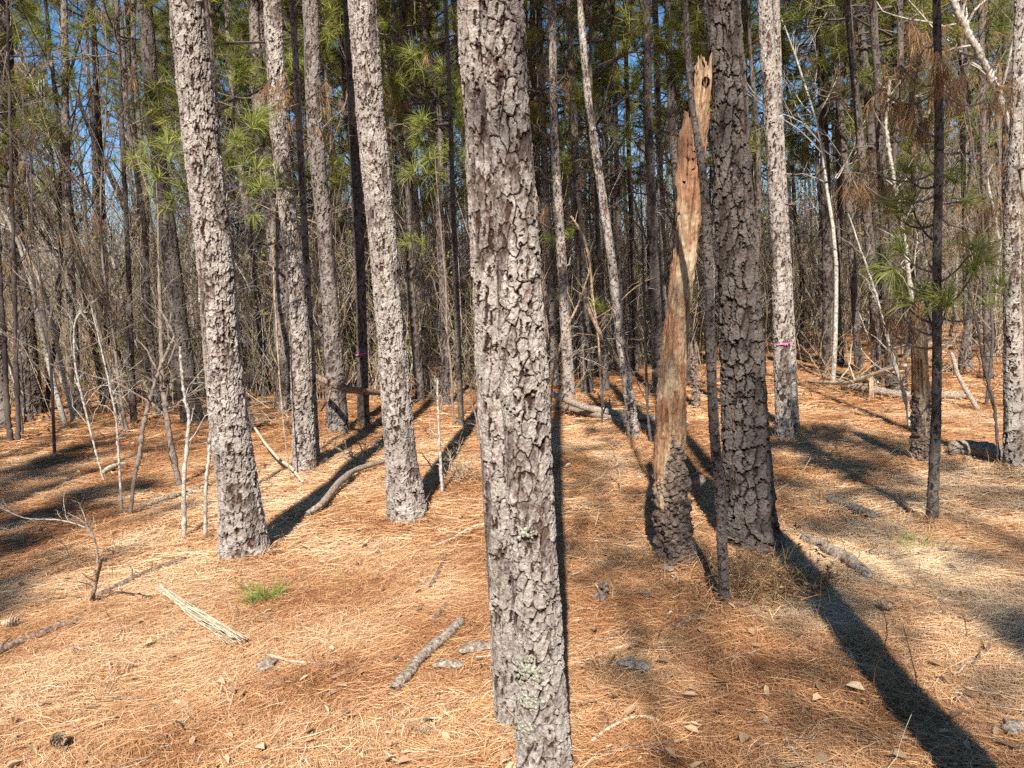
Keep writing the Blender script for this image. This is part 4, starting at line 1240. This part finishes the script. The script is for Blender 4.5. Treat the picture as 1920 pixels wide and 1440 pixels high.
# frayed strip of pale bark
mb = MB()
pts = [on_ground(px, py) for px, py in ((302, 1112), (335, 1140), (375, 1168), (415, 1192), (446, 1214))]
c0 = pts[2]
for q in range(30):
    off = rng.normal(size=(1, 3)) * np.array([0.013, 0.008, 0.004]) * np.linspace(0.7, 1.5, 5)[:, None] + rng.normal(size=(5, 3)) * 0.007
    Pl = np.array(pts) + off - c0 + np.array([0, 0, 0.03 + 0.02 * rng.random()])
    Pl = Pl[: 5 if q % 3 else 4]
    if len(Pl) == 4: Pl = np.vstack([Pl, Pl[-1] + (Pl[-1] - Pl[-2]) * 0.2])
    t = np.arange(5.0); tt = np.linspace(0, 4, 20)
    Q = np.stack([smooth_interp(tt, t, Pl[:, k]) for k in range(3)], -1)
    mb.tubes(Q[None], (np.array([0.0015 + 0.0055 * rng.random() ** 2]) * np.ones(20) * (1 - 0.6 * np.linspace(0, 1, 20) ** 2))[None], 5)
tag(mb.obj('bark_strip', [STICK_PALE], loc=c0, smooth=True), 'frayed bleached strip of wood lying in the sunny straw below the broad tilted pine', 'wood strip')


# lichen-covered bark flakes
def flake(label, px, py, sz, mat, seed):
    c = on_ground(px, py); r = sz / 2 * depth(c) / FPX
    k, nr = 18, 5
    th = np.arange(k) / k * 2 * np.pi
    prof = 1 + 0.35 * np.sin(2 * th + seed) + 0.2 * np.sin(5 * th + seed * 2)
    V = []
    for j, (s, z) in enumerate(((1.0, 0.0), (1.0, 0.3), (0.8, 0.5), (0.45, 0.62), (0.1, 0.65))):
        V.append(np.stack([np.cos(th) * r * s * prof * 1.2, np.sin(th) * r * s * prof, 0.03 + r * 0.6 * z * (1 + 0.3 * np.sin(3 * th + j)) + 0 * th], -1))
    V = np.concatenate(V)
    i = np.arange(nr - 1)[:, None] * k; q = np.arange(k)[None]; q2 = (q + 1) % k
    F = np.stack([i + q, i + q2, i + k + q2, i + k + q], -1).reshape(-1, 4)
    mb = MB(); mb.add(V, F)
    mb.F.append(np.array([[(nr - 1) * k + j, (nr - 1) * k + j + 1, (nr - 1) * k + k - 2 - j, (nr - 1) * k + k - 1 - j] for j in range(k // 2 - 1)])); mb.M.append(np.zeros(k // 2 - 1, np.int32))
    c = c.copy(); c[2] = float(ground_z(c[0], c[1]))
    tag(mb.obj('bark_flake', [mat], loc=c, smooth=True), label, 'bark flake')


flake('crumbling grey bark piece touching the left side of the nearest pine', 895, 1232, 42, STICK_GREY, 1)
flake('flat grey bark slab right behind the short thick log', 842, 1262, 36, STICK_GREY, 2)
flake('lichen-grey bark piece right of the nearest pine', 1190, 1262, 40, STICK_GREY, 3)
flake('pale bark chip under the snag foot', 1252, 1088, 22, STICK_GREY, 4)
flake('grey bark scrap under the frayed fork of twigs', 500, 1252, 34, STICK_GREY, 5)
flake('grey bark chip in the straw near the frame\'s right edge', 1900, 1368, 40, STICK_GREY, 6)


# pine cones
def cone(label, px, py, Lc, rot):
    c = on_ground(px, py); c = c.copy(); c[2] = float(ground_z(c[0], c[1])) + 0.035 + Lc * 0.25
    mb = MB()
    nsc = 70
    k = np.arange(nsc)
    t = (k + 0.5) / nsc
    az = k * 2.39996
    rad = Lc * 0.30 * np.sin(np.pi * np.clip(t * 0.92 + 0.06, 0, 1)) ** 0.7
    ca, sa = np.cos(az), np.sin(az)
    zc = (t - 0.5) * Lc
    Rv = np.stack([ca, sa, 0 * ca], -1); Tv = np.stack([-sa, ca, 0 * ca], -1); Zv = np.array([0, 0, 1.0])
    C0 = Rv * (rad * 0.35)[:, None] + zc[:, None] * Zv
    C1 = Rv * rad[:, None] + (zc + Lc * 0.06)[:, None] * Zv
    wv = (rad * 0.42 + 0.002)[:, None]
    V = np.stack([C0 - Tv * wv * 0.5, C0 + Tv * wv * 0.5, C1 + Tv * wv, C1 + Rv * 0.004 + Zv * 0.006, C1 - Tv * wv, C1 - Zv * 0.006], 1)
    b = (k * 6)[:, None]
    F = np.concatenate([b + np.array(q) for q in ((0, 1, 2, 3), (0, 3, 4, 4), (0, 4, 5, 1), (1, 5, 2, 2), (2, 5, 4, 3))])
    mb.add(V, F)
    o = tag(mb.obj('pine_cone', [TWIG_TAN], loc=c), label, 'pine cone')
    o.rotation_euler = (R(82), R(10), rot)


cone('pine cone lying in the lower left corner of the straw', 110, 1398, 0.085, 0.8)
cone('darker pine cone half sunk by the left edge of the straw', 20, 1180, 0.08, 2.1)
cone('small pine cone beside the wide foreground shadow', 1660, 1148, 0.07, 4.0)

# grass tuft and reddish needle clumps
def blades(label, name, cat, px, py, n, spread, L, wd, mat, lean=0.5, up=0.9):
    c = on_ground(px, py); c = c.copy(); c[2] = float(ground_z(c[0], c[1]))
    a = rng.random(n) * 6.28
    rr_ = spread * rng.random(n) ** 0.7
    P = np.stack([np.cos(a) * rr_, np.sin(a) * rr_ * 0.8, 0.01 + 0 * a], -1)
    D = np.stack([np.cos(a) * lean, np.sin(a) * lean, up + 0 * a], -1) + rng.normal(size=(n, 3)) * 0.3
    D[:, 2] = np.abs(D[:, 2]) * 0.9 + 0.08
    mb = MB(); mb.needles(P, D, L * (0.5 + 0.7 * rng.random(n)), wd, 0.7, 0, 2, rnd=rng.random(n))
    tag(mb.obj(name, [mat], loc=c), label, cat)


blades('small tuft of fresh green grass in the sunny straw below the broad tilted pine', 'grass_tuft', 'grass', 497, 1128, 200, 0.085, 0.13, 0.003, GRASS)
blades('tiny pale green grass sprig beside the grass tuft', 'grass_tuft', 'grass', 462, 1108, 50, 0.06, 0.09, 0.003, GRASS)
blades('low green grass patch by the fallen twig in the right-hand shade', 'grass_tuft', 'grass', 1712, 1030, 90, 0.14, 0.10, 0.003, GRASS)
blades('red-brown fan of dead needles by the broken twig, right of the nearest pine', 'needle_clump', 'needle clump', 1228, 1222, 110, 0.03, 0.18, 0.003, NEEDLE_DEAD, 0.9, 0.25)
blades('smaller red-brown needle fan left of the other reddish fan', 'needle_clump', 'needle clump', 1128, 1262, 70, 0.03, 0.17, 0.003, NEEDLE_DEAD, 0.9, 0.3)

# weedy clump at the foot of the thick dark pine
c = on_ground(1432, 1120); c = c.copy(); c[2] = float(ground_z(c[0], c[1]))
mb = MB()
n = 75
S = np.stack([rng.normal(size=n) * 0.17, rng.normal(size=n) * 0.11 - 0.02, 0 * np.ones(n)], -1)
B = polylines(S, np.stack([rng.normal(size=n) * 0.5, rng.normal(size=n) * 0.5, np.ones(n)], -1), 0.12 + 0.26 * rng.random(n) ** 1.5, 6, 0.9, -0.5)
RB = np.full((n, 6), 0.0018)
mb.tubes(B, RB, 3, 0, rnd=rng.random(n))
C, RC = sprout(B, RB, 3, 0.3, 1.0, (0.4, 1.2), (0.3, 0.6), 4, 0.7, 0.0, 0.6, 0.001)
mb.tubes(C, RC, 3, 0, rnd=rng.random(len(C)))
tips = C[:, -1]
mb.needles(np.repeat(tips, 3, axis=0), rng.normal(size=(len(tips) * 3, 3)) + np.array([0, 0, 0.2]), 0.024, 0.008, 0.3, 0, 2, rnd=rng.random(len(tips) * 3))
a = rng.random(260) * 6.28
mb.needles(np.stack([rng.normal(size=260) * 0.14, rng.normal(size=260) * 0.1, 0.02 + 0.2 * rng.random(260)], -1), rng.normal(size=(260, 3)) + np.array([0, -0.3, -0.3]), 0.17, 0.0028, 0.5, 0, 2, rnd=rng.random(260))
a = rng.random(500) * 6.28
mb.needles(np.stack([rng.normal(size=500) * 0.22, rng.normal(size=500) * 0.14, 0.03 + 0.09 * rng.random(500)], -1), rng.normal(size=(500, 3)) * np.array([1, 1, 0.35]), 0.16, 0.0026, 0.3, 1, 2, rnd=rng.random(500))
tag(mb.obj('weed_clump', [WEED, STRAW], loc=c), 'tangled rusty weeds and straw heaped at the foot of the thick dark pine', 'weeds')

# sparse green stems in the right foreground
for (px, py, h, lb) in ((1640, 1300, 0.42, 'thin upright green stem growing out of the wide foreground shadow'), (1720, 1300, 0.30, 'thin dark stem right of the wide foreground shadow'), (1590, 1105, 0.28, 'short dark twiglet standing left of the half-buried log\'s end'), (1812, 1200, 0.25, 'wispy bare stem in the right-hand straw'), (1250, 1020, 0.2, 'small bare twig standing left of the snag foot'), (210, 1085, 0.18, 'little dark shoot standing behind the brown fallen stick'), (1530, 1170, 0.3, 'greenish wiry stem in front of the weed heap'), (640, 1110, 0.12, 'small brown seedling standing in the sunny straw')):
    c = on_ground(px, py); c = c.copy(); c[2] = float(ground_z(c[0], c[1]))
    B = polylines(np.zeros((1, 3)), np.array([[0.1 * rng.normal(), 0.1 * rng.normal(), 1]]), [h], 9, 0.35, 0.1)
    RB = np.linspace(0.0026, 0.0012, 9)[None]
    mb = MB(); mb.tubes(B, RB, 5, 0, rnd=0.6)
    C, RC = sprout(B, RB, 6, 0.3, 1.0, (0.4, 0.9), (0.15, 0.4), 5, 0.5, 0.3, 0.6, 0.0009)
    mb.tubes(C, RC, 3, 0, rnd=0.5)
    tag(mb.obj('wiry_stem', [WEED], loc=c), lb, 'plant stem')


# dead brush heaps
def brush(label, px, py, wx, dy, hz, n, seed, mats, name='brush_pile', lean=None, fine=4):
    global rng
    keep = rng; rng = np.random.default_rng(seed)
    c = on_ground(px, py); c = c.copy(); c[2] = float(ground_z(c[0], c[1]))
    S = np.stack([(rng.random(n) - 0.5) * wx, (rng.random(n) - 0.5) * dy, hz * 0.35 * rng.random(n)], -1)
    D = rng.normal(size=(n, 3)) * np.array([1, 0.8, 0.6]) + (np.array([0, 0, 0.5]) if lean is None else np.array(lean))
    D[:, 2] = np.abs(D[:, 2])
    B = polylines(S, D, hz * (0.6 + 0.9 * rng.random(n)), 8, 0.6, -0.25)
    RB = (0.003 + 0.008 * rng.random(n) ** 3)[:, None] * np.linspace(1, 0.3, 8)[None]
    mb = MB(); mb.tubes(B, RB, 5, 0)
    C, RC = sprout(B, RB, fine, 0.2, 1.0, (0.3, 1.0), (0.3, 0.6), 5, 0.6, 0.0, 0.5, 0.0022)
    mb.tubes(C, RC, 3, 1)
    E, RE = sprout(C, RC, 2, 0.2, 1.0, (0.3, 1.0), (0.3, 0.7), 4, 0.6, 0.0, 0.6, 0.0018)
    mb.tubes(E, RE, 3, 1)
    rng = keep
    return tag(mb.obj(name, mats, loc=c), label, 'brush')


brush('tangle of bare dead twigs between the broad tilted pine and the bent pine', 510, 812, 1.0, 0.9, 1.2, 42, 1, [TWIG_TAN, TWIG])
brush('heap of dead branches at the back of the clearing right of the pink-ribboned pine', 1600, 735, 1.9, 1.0, 0.8, 60, 2, [TWIG_TAN, TWIG_TAN])
brush('loose tan tangle of canes beside the flared pale pine', 1058, 770, 0.5, 0.5, 1.7, 20, 3, [TWIG_TAN, TWIG_PALE])
brush('low twiggy brush in the shade right of the pale slender pine', 850, 760, 1.6, 0.8, 0.7, 40, 4, [TWIG, TWIG])
brush('dark low brush behind the dark leaning pine', 300, 752, 1.8, 1.0, 0.9, 44, 5, [TWIG, TWIG_TAN])
brush('pale fallen treetop brush near the right edge', 1800, 705, 1.2, 0.9, 0.9, 40, 6, [TWIG_TAN, TWIG_PALE])
brush('low tangle of branches behind the rotting snag', 1300, 740, 1.2, 1.0, 0.5, 30, 7, [TWIG, TWIG_TAN])
brush('tiny brush of dry stalks right of the thin pole sapling', 872, 905, 0.5, 0.4, 0.28, 30, 8, [TWIG_TAN, TWIG_TAN])
brush('dry stalks at the right foot of the bent pine', 640, 870, 0.6, 0.5, 0.25, 26, 9, [TWIG_TAN, TWIG_TAN])

# ------------------------------------------------------------------ the wood behind: repeats
def pine_trunk_mesh(seed, r, H, mat):
    g = np.random.default_rng(seed)
    zs = np.linspace(0, H, 8)
    wx, wy = np.cumsum(g.normal(size=8)) * 0.07, np.cumsum(g.normal(size=8)) * 0.07
    P = np.stack([wx - wx[0], wy - wy[0], zs], -1)
    Rr = r * np.clip(1 - zs / H * 0.85, 0.12, 1)
    return bark_trunk(P, Rr, 9, 0.022, 0.05, 0.09, 0.012, seed * 1.7, None, 0.25, ncol=22).mesh('trunk', [mat], False), P


BG = []
for k, (r, H, mat_) in enumerate(((0.075, 15, BARK_GREY), (0.095, 17, BARK_DARK), (0.12, 18, BARK_GREY), (0.06, 13, BARK_DARK), (0.105, 18, BARK_DARK), (0.085, 16, BARK_PALE), (0.14, 19, BARK_DARK), (0.07, 15, BARK_GREY))):
    me, P = pine_trunk_mesh(300 + k, r, H, mat_)
    BG.append((me, P, H, ('slim', 'dark', 'stout', 'thin dark', 'tall dark', 'pale', 'thick dark', 'slender grey')[k]))

LOWCROWN = [crown_mesh(150 + k, 5.0 + k, 1.5, 34, 0.011, 0.22, 20) for k in range(3)]
taken = [np.array(o.location)[:2] for o in bpy.data.objects if o.parent is None and 'category' in o]


def free(p, dmin):
    return all(np.hypot(*(p - q)) > dmin for q in taken)


def where(px):
    """neighbouring tree phrases for a photo x"""
    left = [h for h in HERO if h[0] <= px]; right = [h for h in HERO if h[0] > px]
    if left and right:
        return f'between {left[-1][1]} and {right[0][1]}'
    return f'right of {left[-1][1]}' if left else f'left of {right[0][1]}'


g2 = np.random.default_rng(5)
bg_list = []
n_made = 0
tries = 0
while n_made < 185 and tries < 20000:
    tries += 1
    y = 12.5 + 36 * g2.random() ** 0.8
    x = (g2.random() * 2 - 1) * 0.76 * y
    p = np.array([x, y])
    px, py = project(np.array([x, y, 0.6]))
    if not (-60 < px < 1980):
        continue
    if y < 15.5 and 1000 < px < 1880:
        continue
    if not free(p, 0.75):
        continue
    if (185 < px < 266 or 1195 < px < 1225 or 1462 < px < 1500) and y > 16:
        continue
    taken.append(p)
    bg_list.append((x, y, px))
    n_made += 1
bg_list.sort(key=lambda q: q[1])
for j, (x, y, px) in enumerate(bg_list):
    k = int(g2.integers(0, 8))
    me, P, H, word = BG[k]
    root = empty('pine_tree', (x, y, float(ground_z(x, y))), f'{word} pine {where(px)}', 'pine tree', 'pines deep in the wood')
    sc = 0.85 + 0.3 * g2.random()
    root.scale = (sc, sc, sc)
    root.rotation_euler = (g2.normal() * 0.022, g2.normal() * 0.025, g2.random() * 6.28)
    child('trunk', me, root)
    low = g2.random() < 0.25
    q = 0.5 if low else 0.62
    zc = H * q
    loc = (np.interp(zc, P[:, 2], P[:, 0]), np.interp(zc, P[:, 2], P[:, 1]), zc)
    cm = (LOWCROWN if low else CROWNS)[int(g2.integers(0, 3 if low else 5))]
    child('crown', cm, root, loc, g2.random() * 6.28, (H - zc) / 6.2)
    if g2.random() < 0.55:
        add_limbs(root, P, j, 9 if y < 28 else 5)

# understory pines: shorter, green nearly to eye level
US = []
for k in range(4):
    me, P = pine_trunk_mesh(340 + k, 0.045 + 0.008 * k, 8.5 + 0.8 * k, BARK_DARK)
    cm = crown_mesh(360 + k, 6.0 + 0.5 * k, 1.7, 44, 0.011, 0.24, 24)
    US.append((me, P, 8.5 + 0.8 * k, cm))
for j, (px, Yb, k) in enumerate(((70, 20, 0), (395, 17, 2), (420, 16, 3), (455, 22, 0), (560, 19, 1), (640, 23, 2), (735, 17, 3), (800, 21, 0), (870, 15.5, 1), (1005, 18, 2), (1065, 15, 3), (1120, 20, 0), (1345, 22, 1), (1410, 17, 2), (1500, 20, 3), (1585, 24, 0), (1700, 14.5, 1), (1745, 19, 2), (1830, 17, 3), (1890, 22, 0), (20, 16, 2), (90, 27, 1), (345, 26, 3), (505, 28, 2), (600, 27, 0), (690, 19, 1), (770, 28, 3), (850, 24, 2), (940, 26, 0), (1035, 27, 1), (1150, 25, 3), (1215, 19, 2), (1285, 26, 0), (1370, 28, 3), (1460, 26, 1), (1545, 17, 2), (1620, 27, 0), (1660, 20, 3), (1790, 25, 1), (1860, 28, 2), (1095, 30, 2), (1325, 17, 1), (455, 10.5, 0), (610, 13, 1), (825, 12, 2), (1010, 13.5, 3), (1130, 12.5, 0), (1405, 13, 1), (1575, 14, 2), (1665, 12, 3), (1800, 12.5, 0), (30, 13, 2))):
    p = on_plane(px, 600, Yb); x = p[0]
    me, P, H, cm = US[k]
    root = empty('young_pine', (x, Yb, float(ground_z(x, Yb))), f'green young pine {where(px)}' if j % 2 else f'bushy young pine {where(px)}', 'young pine', 'young pines under the tall ones')
    child('trunk', me, root, (0, 0, 0), j)
    child('crown', cm, root, (np.interp(H * 0.36, P[:, 2], P[:, 0]), np.interp(H * 0.36, P[:, 2], P[:, 1]), H * 0.36), j * 1.3)


def bare_tree_mesh(seed, H, r, nbr, mat, tw, leaf=0.0, brown=0.0):
    global rng
    keep = rng; rng = np.random.default_rng(seed)
    S = polylines(np.zeros((1, 3)), np.array([[0.12 * rng.normal(), 0.12 * rng.normal(), 1.0]]), [H], 14, 0.35, 0.25)
    RS_ = r * np.linspace(1, 0.15, 14)[None]
    mb = MB(); mb.tubes(S, RS_, 7, 0)
    stem = mb.mesh('stem', [mat], True)
    B, RB = sprout(S, RS_, nbr, 0.15, 1.0, (0.35, 0.95), (0.18, 0.42), 8, 0.45, 0.45, 0.45, 0.003)
    C, RC = sprout(B, RB, 5, 0.2, 1.0, (0.35, 0.9), (0.25, 0.55), 6, 0.45, 0.3, 0.55, 0.0022)
    E, RE = sprout(C, RC, 2, 0.3, 1.0, (0.3, 0.9), (0.3, 0.6), 4, 0.4, 0.2, 0.6, 0.0018)
    mb = MB(); mb.tubes(B, RB, 5, 0); mb.tubes(C, RC, 3, 0); mb.tubes(E, RE, 3, 0)
    if leaf:
        tips = E[rng.random(len(E)) < leaf, -1]
        tips = np.repeat(tips, 3, axis=0) + rng.normal(size=(len(tips) * 3, 3)) * 0.04
        mb.needles(tips, rng.normal(size=tips.shape), 0.045, 0.028, 0.3, 1, 2, rnd=rng.random(len(tips)))
    if brown:
        tips = np.concatenate([C[:, -1], E[:, -1]])
        tips = tips[rng.random(len(tips)) < brown]
        Dn = norm(rng.normal(size=(len(tips) * 10, 3)) * 0.45 + np.array([0, 0, -0.8]))
        mb.needles(np.repeat(tips, 10, axis=0), Dn, 0.17, 0.006, 0.5, 2, 1, rnd=rng.random(len(Dn)))
    tw_me = mb.mesh('twigs', [tw, BUD, NEEDLE_DEAD])
    rng = keep
    return stem, tw_me


SAP = [bare_tree_mesh(400 + k, H, r, nb, m1, m2, lf, br) for k, (H, r, nb, m1, m2, lf, br) in enumerate((
    (4.5, 0.016, 16, TWIG_PALE, TWIG, 0.0, 0.0), (6.5, 0.024, 20, TWIG, TWIG, 0.08, 0.0), (3.2, 0.012, 14, TWIG_TAN, TWIG_TAN, 0.0, 0.0),
    (7.5, 0.032, 24, TWIG_PALE, TWIG, 0.10, 0.0), (5.5, 0.020, 18, TWIG_DARK, TWIG, 0.0, 0.25), (9.0, 0.045, 26, TWIG_DARK, TWIG_DARK, 0.0, 0.0),
    (4.0, 0.014, 18, TWIG_TAN, TWIG_TAN, 0.18, 0.0), (8.0, 0.038, 22, TWIG_PALE, TWIG_PALE, 0.04, 0.12)))]
SW = ('pale bare', 'grey twiggy', 'small tan', 'tall pale', 'brown-needled', 'dark tall', 'budding', 'pale branching')
cnt = 0
tries = 0
while cnt < 270 and tries < 20000:
    tries += 1
    y = 10.5 + 27 * g2.random() ** 0.9
    x = (g2.random() * 2 - 1) * 0.76 * y
    px, py = project(np.array([x, y, 0.6]))
    if not (-80 < px < 2000):
        continue
    lim = 13.5 if px < 480 else (14.5 if px < 900 else (15.0 if px < 1500 else 14.0))
    if y < lim and not (px < 330 and y > 11):
        continue
    if not free(np.array([x, y]), 0.3):
        continue
    taken.append(np.array([x, y]))
    k = int(g2.integers(0, 8))
    root = empty('bare_sapling', (x, y, float(ground_z(x, y)) - 0.02), f'{SW[k]} sapling {where(px)}', 'sapling', 'bare saplings in the thicket')
    sc = 0.75 + 0.5 * g2.random()
    root.scale = (sc, sc, sc)
    root.rotation_euler = (g2.normal() * 0.06, g2.normal() * 0.06, g2.random() * 6.28)
    child('stem', SAP[k][0], root)
    child('twigs', SAP[k][1], root)
    cnt += 1

# dead twiggy small trees hung with brown needles at both upper sides of the picture
for j, (px, Yb, k, lb) in enumerate(((70, 9.5, 4, 'scraggy brown-needled small tree by the left edge'), (15, 11.5, 4, 'twiggy dead small tree at the left edge behind the double-stemmed sapling'),
                                     (1700, 10.8, 4, 'brown-needled small tree behind the green sprays on the right'), (1850, 9.2, 4, 'dead brown-needled small tree near the pine at the right edge'),
                                     (1560, 11.8, 7, 'pale branching dead tree reaching right over the heap of branches'), (115, 12.5, 7, 'pale twiggy tree behind the scraggy brown one'),
                                     (215, 11.0, 1, 'grey twiggy small tree before the crooked pine'))):
    p = on_plane(px, 600, Yb)
    root = empty('dead_sapling', (p[0], Yb, float(ground_z(p[0], Yb)) - 0.02), lb, 'sapling')
    root.rotation_euler = (0, 0, j * 1.9)
    child('stem', SAP[k][0], root); child('twigs', SAP[k][1], root)

# ------------------------------------------------------------------ the far wood, beyond counting
n = 1000
y = 46 + 75 * rng.random(n); x = (rng.random(n) * 2 - 1) * 0.8 * y
H = 8 + 5.5 * rng.random(n)
zs = np.linspace(0, 1, 5)
ln = rng.normal(size=(n, 2)) * 0.35
P = np.stack([x[:, None] + ln[:, :1] * zs, y[:, None] + ln[:, 1:] * zs, H[:, None] * zs], -1)
r = 0.05 + 0.11 * rng.random(n)
mb = MB()
mb.tubes(P, r[:, None] * (1 - 0.8 * zs)[None], 6, 0, lay=0.5 + 0.4 * rng.random(n), cell=rng.random(n), rnd=0.5)
nt_ = 20
ci = np.repeat(np.arange(n), nt_)
cz = (0.5 + 0.5 * rng.random(len(ci)) ** 0.8)
rad = 1.7 * rng.random(len(ci)) ** 0.6 * (1.25 - cz)
aa = rng.random(len(ci)) * 6.28
keepc = np.ones(len(ci), bool)
fpx = 960 + FPX * x / y
for lo, hi in ((180, 265), (1190, 1230), (1455, 1505), (1525, 1560)):
    keepc &= ~((fpx[ci] > lo) & (fpx[ci] < hi))
ci, cz, rad, aa = ci[keepc], cz[keepc], rad[keepc], aa[keepc]
C0 = np.stack([x[ci] + ln[ci, 0] * cz + np.cos(aa) * rad, y[ci] + ln[ci, 1] * cz + np.sin(aa) * rad, H[ci] * cz], -1)
kk = 7
Dn = norm(rng.normal(size=(len(C0) * kk, 3)) + np.array([0, 0, 0.3]))
mb.needles(np.repeat(C0, kk, axis=0), Dn, 0.42, 0.045, 0.2, 1, 1, rnd=rng.random(len(Dn)))
n2 = 5200
y = 34 + 60 * rng.random(n2); x = (rng.random(n2) * 2 - 1) * 0.8 * y
Hs = 2.5 + 6.5 * rng.random(n2)
S = polylines(np.stack([x, y, 0 * x], -1), np.stack([rng.normal(size=n2) * 0.12, rng.normal(size=n2) * 0.12, np.ones(n2)], -1), Hs, 6, 0.3, 0.2)
RS_ = (0.014 + 0.022 * rng.random(n2))[:, None] * np.linspace(1, 0.3, 6)[None]
half = n2 // 2
mb.tubes(S[:half], RS_[:half], 4, 2, rnd=0.5); mb.tubes(S[half:], RS_[half:], 4, 3, rnd=0.5)
B, RB = sprout(S, RS_, 6, 0.2, 1.0, (0.35, 0.9), (0.2, 0.5), 4, 0.4, 0.3, 0.5, 0.006)
mb.tubes(B, RB, 3, 2, rnd=0.5)
sel = rng.random(len(B)) < 0.3
tp = np.repeat(B[sel][:, -1], 4, axis=0)
mb.needles(tp + rng.normal(size=tp.shape) * 0.15, rng.normal(size=tp.shape), 0.14, 0.07, 0.2, 4, 2, rnd=rng.random(len(tp)))
tag(mb.obj('distant_woods', [BARK_GREY, NEEDLE, TWIG_PALE, TWIG_TAN, BUD]), 'far-off mass of grey trunks, pine crowns and twigs closing the view', 'woods', kind='stuff')

# fine undergrowth between the trunks, too tangled to count
n = 10500
y = 13.0 + 30 * rng.random(n) ** 1.1; x = (rng.random(n) * 2 - 1) * 0.78 * y
clump = vnoise(x * 0.45, y * 0.45, 0 * x, 21.0)
ok = clump > 0.36
pxs = 960 + FPX * x / y
ok &= ~((pxs > 1000) & (pxs < 1850) & (y < 15.5))
x, y = x[ok], y[ok]; n = len(x)
Hs = 0.7 + 6.3 * rng.random(n) ** 1.5
S = polylines(np.stack([x, y, 0 * x], -1), np.stack([rng.normal(size=n) * 0.22, rng.normal(size=n) * 0.22, np.ones(n)], -1), Hs, 7, 0.45, 0.15)
RS_ = (0.004 + 0.006 * rng.random(n))[:, None] * np.linspace(1, 0.35, 7)[None]
mb = MB()
q = n // 3
for j in range(3):
    sl_ = slice(j * q, (j + 1) * q)
    mb.tubes(S[sl_], RS_[sl_], 4, j, rnd=0.5)
    B, RB = sprout(S[sl_], RS_[sl_], 5, 0.2, 1.0, (0.35, 1.0), (0.25, 0.5), 5, 0.5, 0.2, 0.55, 0.003)
    mb.tubes(B, RB, 3, j, rnd=0.5)
    C, RC = sprout(B, RB, 2, 0.3, 1.0, (0.35, 1.0), (0.3, 0.6), 4, 0.5, 0.1, 0.6, 0.0025)
    mb.tubes(C, RC, 3, j, rnd=0.5)
    sel = rng.random(len(C)) < (0.34, 0.22, 0.28)[j]
    tp = np.repeat(C[sel][:, -1], 3, axis=0)
    mb.needles(tp + rng.normal(size=tp.shape) * 0.05, rng.normal(size=tp.shape), 0.06, 0.03, 0.2, 3, 2, rnd=rng.random(len(tp)))
tag(mb.obj('undergrowth', [TWIG_TAN, TWIG_TAN, TWIG_PALE, BUD]), 'grey and tan twiggy undergrowth filling the gaps between the trunks', 'undergrowth', kind='stuff')

# ------------------------------------------------------------------ pines behind the photographer that throw the dappled shade
def shade_pine(px, py, h, k, label, cs=1.0):
    """pine whose trunk stands on the shadow line through a photo ground point, its crown's shade falling there when h is the crown height"""
    P = on_ground(px, py)
    b = P - SD * (h / math.tan(SUN_ELEV))
    me, Pt, H, word = BG[k]
    root = empty('pine_tree', (b[0], b[1], float(ground_z(b[0], b[1]))), label, 'pine tree', 'pines behind the viewpoint')
    tr = child('trunk', me, root, (0, 0, 0), k * 1.1)
    if cs < 0.8:
        tr.scale = (0.45, 0.45, 1)  # unseen trunk slimmed so that its shadow on the straw stays faint
    zc = H * 0.62 + (1 - cs) * 2.4
    child('crown', CROWNS[k % 5], root, (np.interp(zc, Pt[:, 2], Pt[:, 0]), np.interp(zc, Pt[:, 2], Pt[:, 1]), zc), k * 1.3, (H - H * 0.62) / 6.2 * cs)
    return root


for (px, py, h, k, cs) in ((60, 880, 14, 0, 1), (-60, 970, 14, 3, 1), (-300, 850, 13, 5, 1), (200, 800, 15, 4, 1), (1440, 850, 14, 7, 0.65), (1400, 960, 14, 3, 0.5), (1740, 890, 15, 1, 1), (1960, 900, 15, 3, 1), (520, 750, 16, 2, 1), (1625, 1240, 2.2, 4, 1), (30, 1000, 14, 0, 1), (-230, 1120, 13, 7, 1), (90, 860, 15, 5, 1), (1190, 880, 14, 3, 0.4), (1100, 790, 14, 3, 0.6), (1900, 1120, 14, 7, 0.5)):
    shade_pine(px, py, h, k, 'tall pine behind the viewpoint', cs)

# the wood goes on behind and beside the viewpoint and keeps the open sky off the ground
g3 = np.random.default_rng(8)
for j in range(70):
    if j < 44:
        x, y = (g3.random() * 2 - 1) * 30, -25 - 22 * g3.random()
    else:
        y = -8 + 22 * g3.random(); x = (0.85 * max(y + 6, 0) + 7 + 16 * g3.random()) * (1 if j % 2 else -1)
        if x < 0 and y < 2: x -= 6
    me, Pt, H, word = BG[int(g3.integers(0, 8))]
    root = empty('pine_tree', (x, y, float(ground_z(x, y))), 'tall pine behind the viewpoint', 'pine tree', 'pines behind the viewpoint')
    child('trunk', me, root, (0, 0, 0), g3.random() * 6)
    zc = H * 0.5
    child('crown', CROWNS[int(g3.integers(0, 5))], root, (np.interp(zc, Pt[:, 2], Pt[:, 0]), np.interp(zc, Pt[:, 2], Pt[:, 1]), zc), g3.random() * 6, (H - zc) / 6.2)
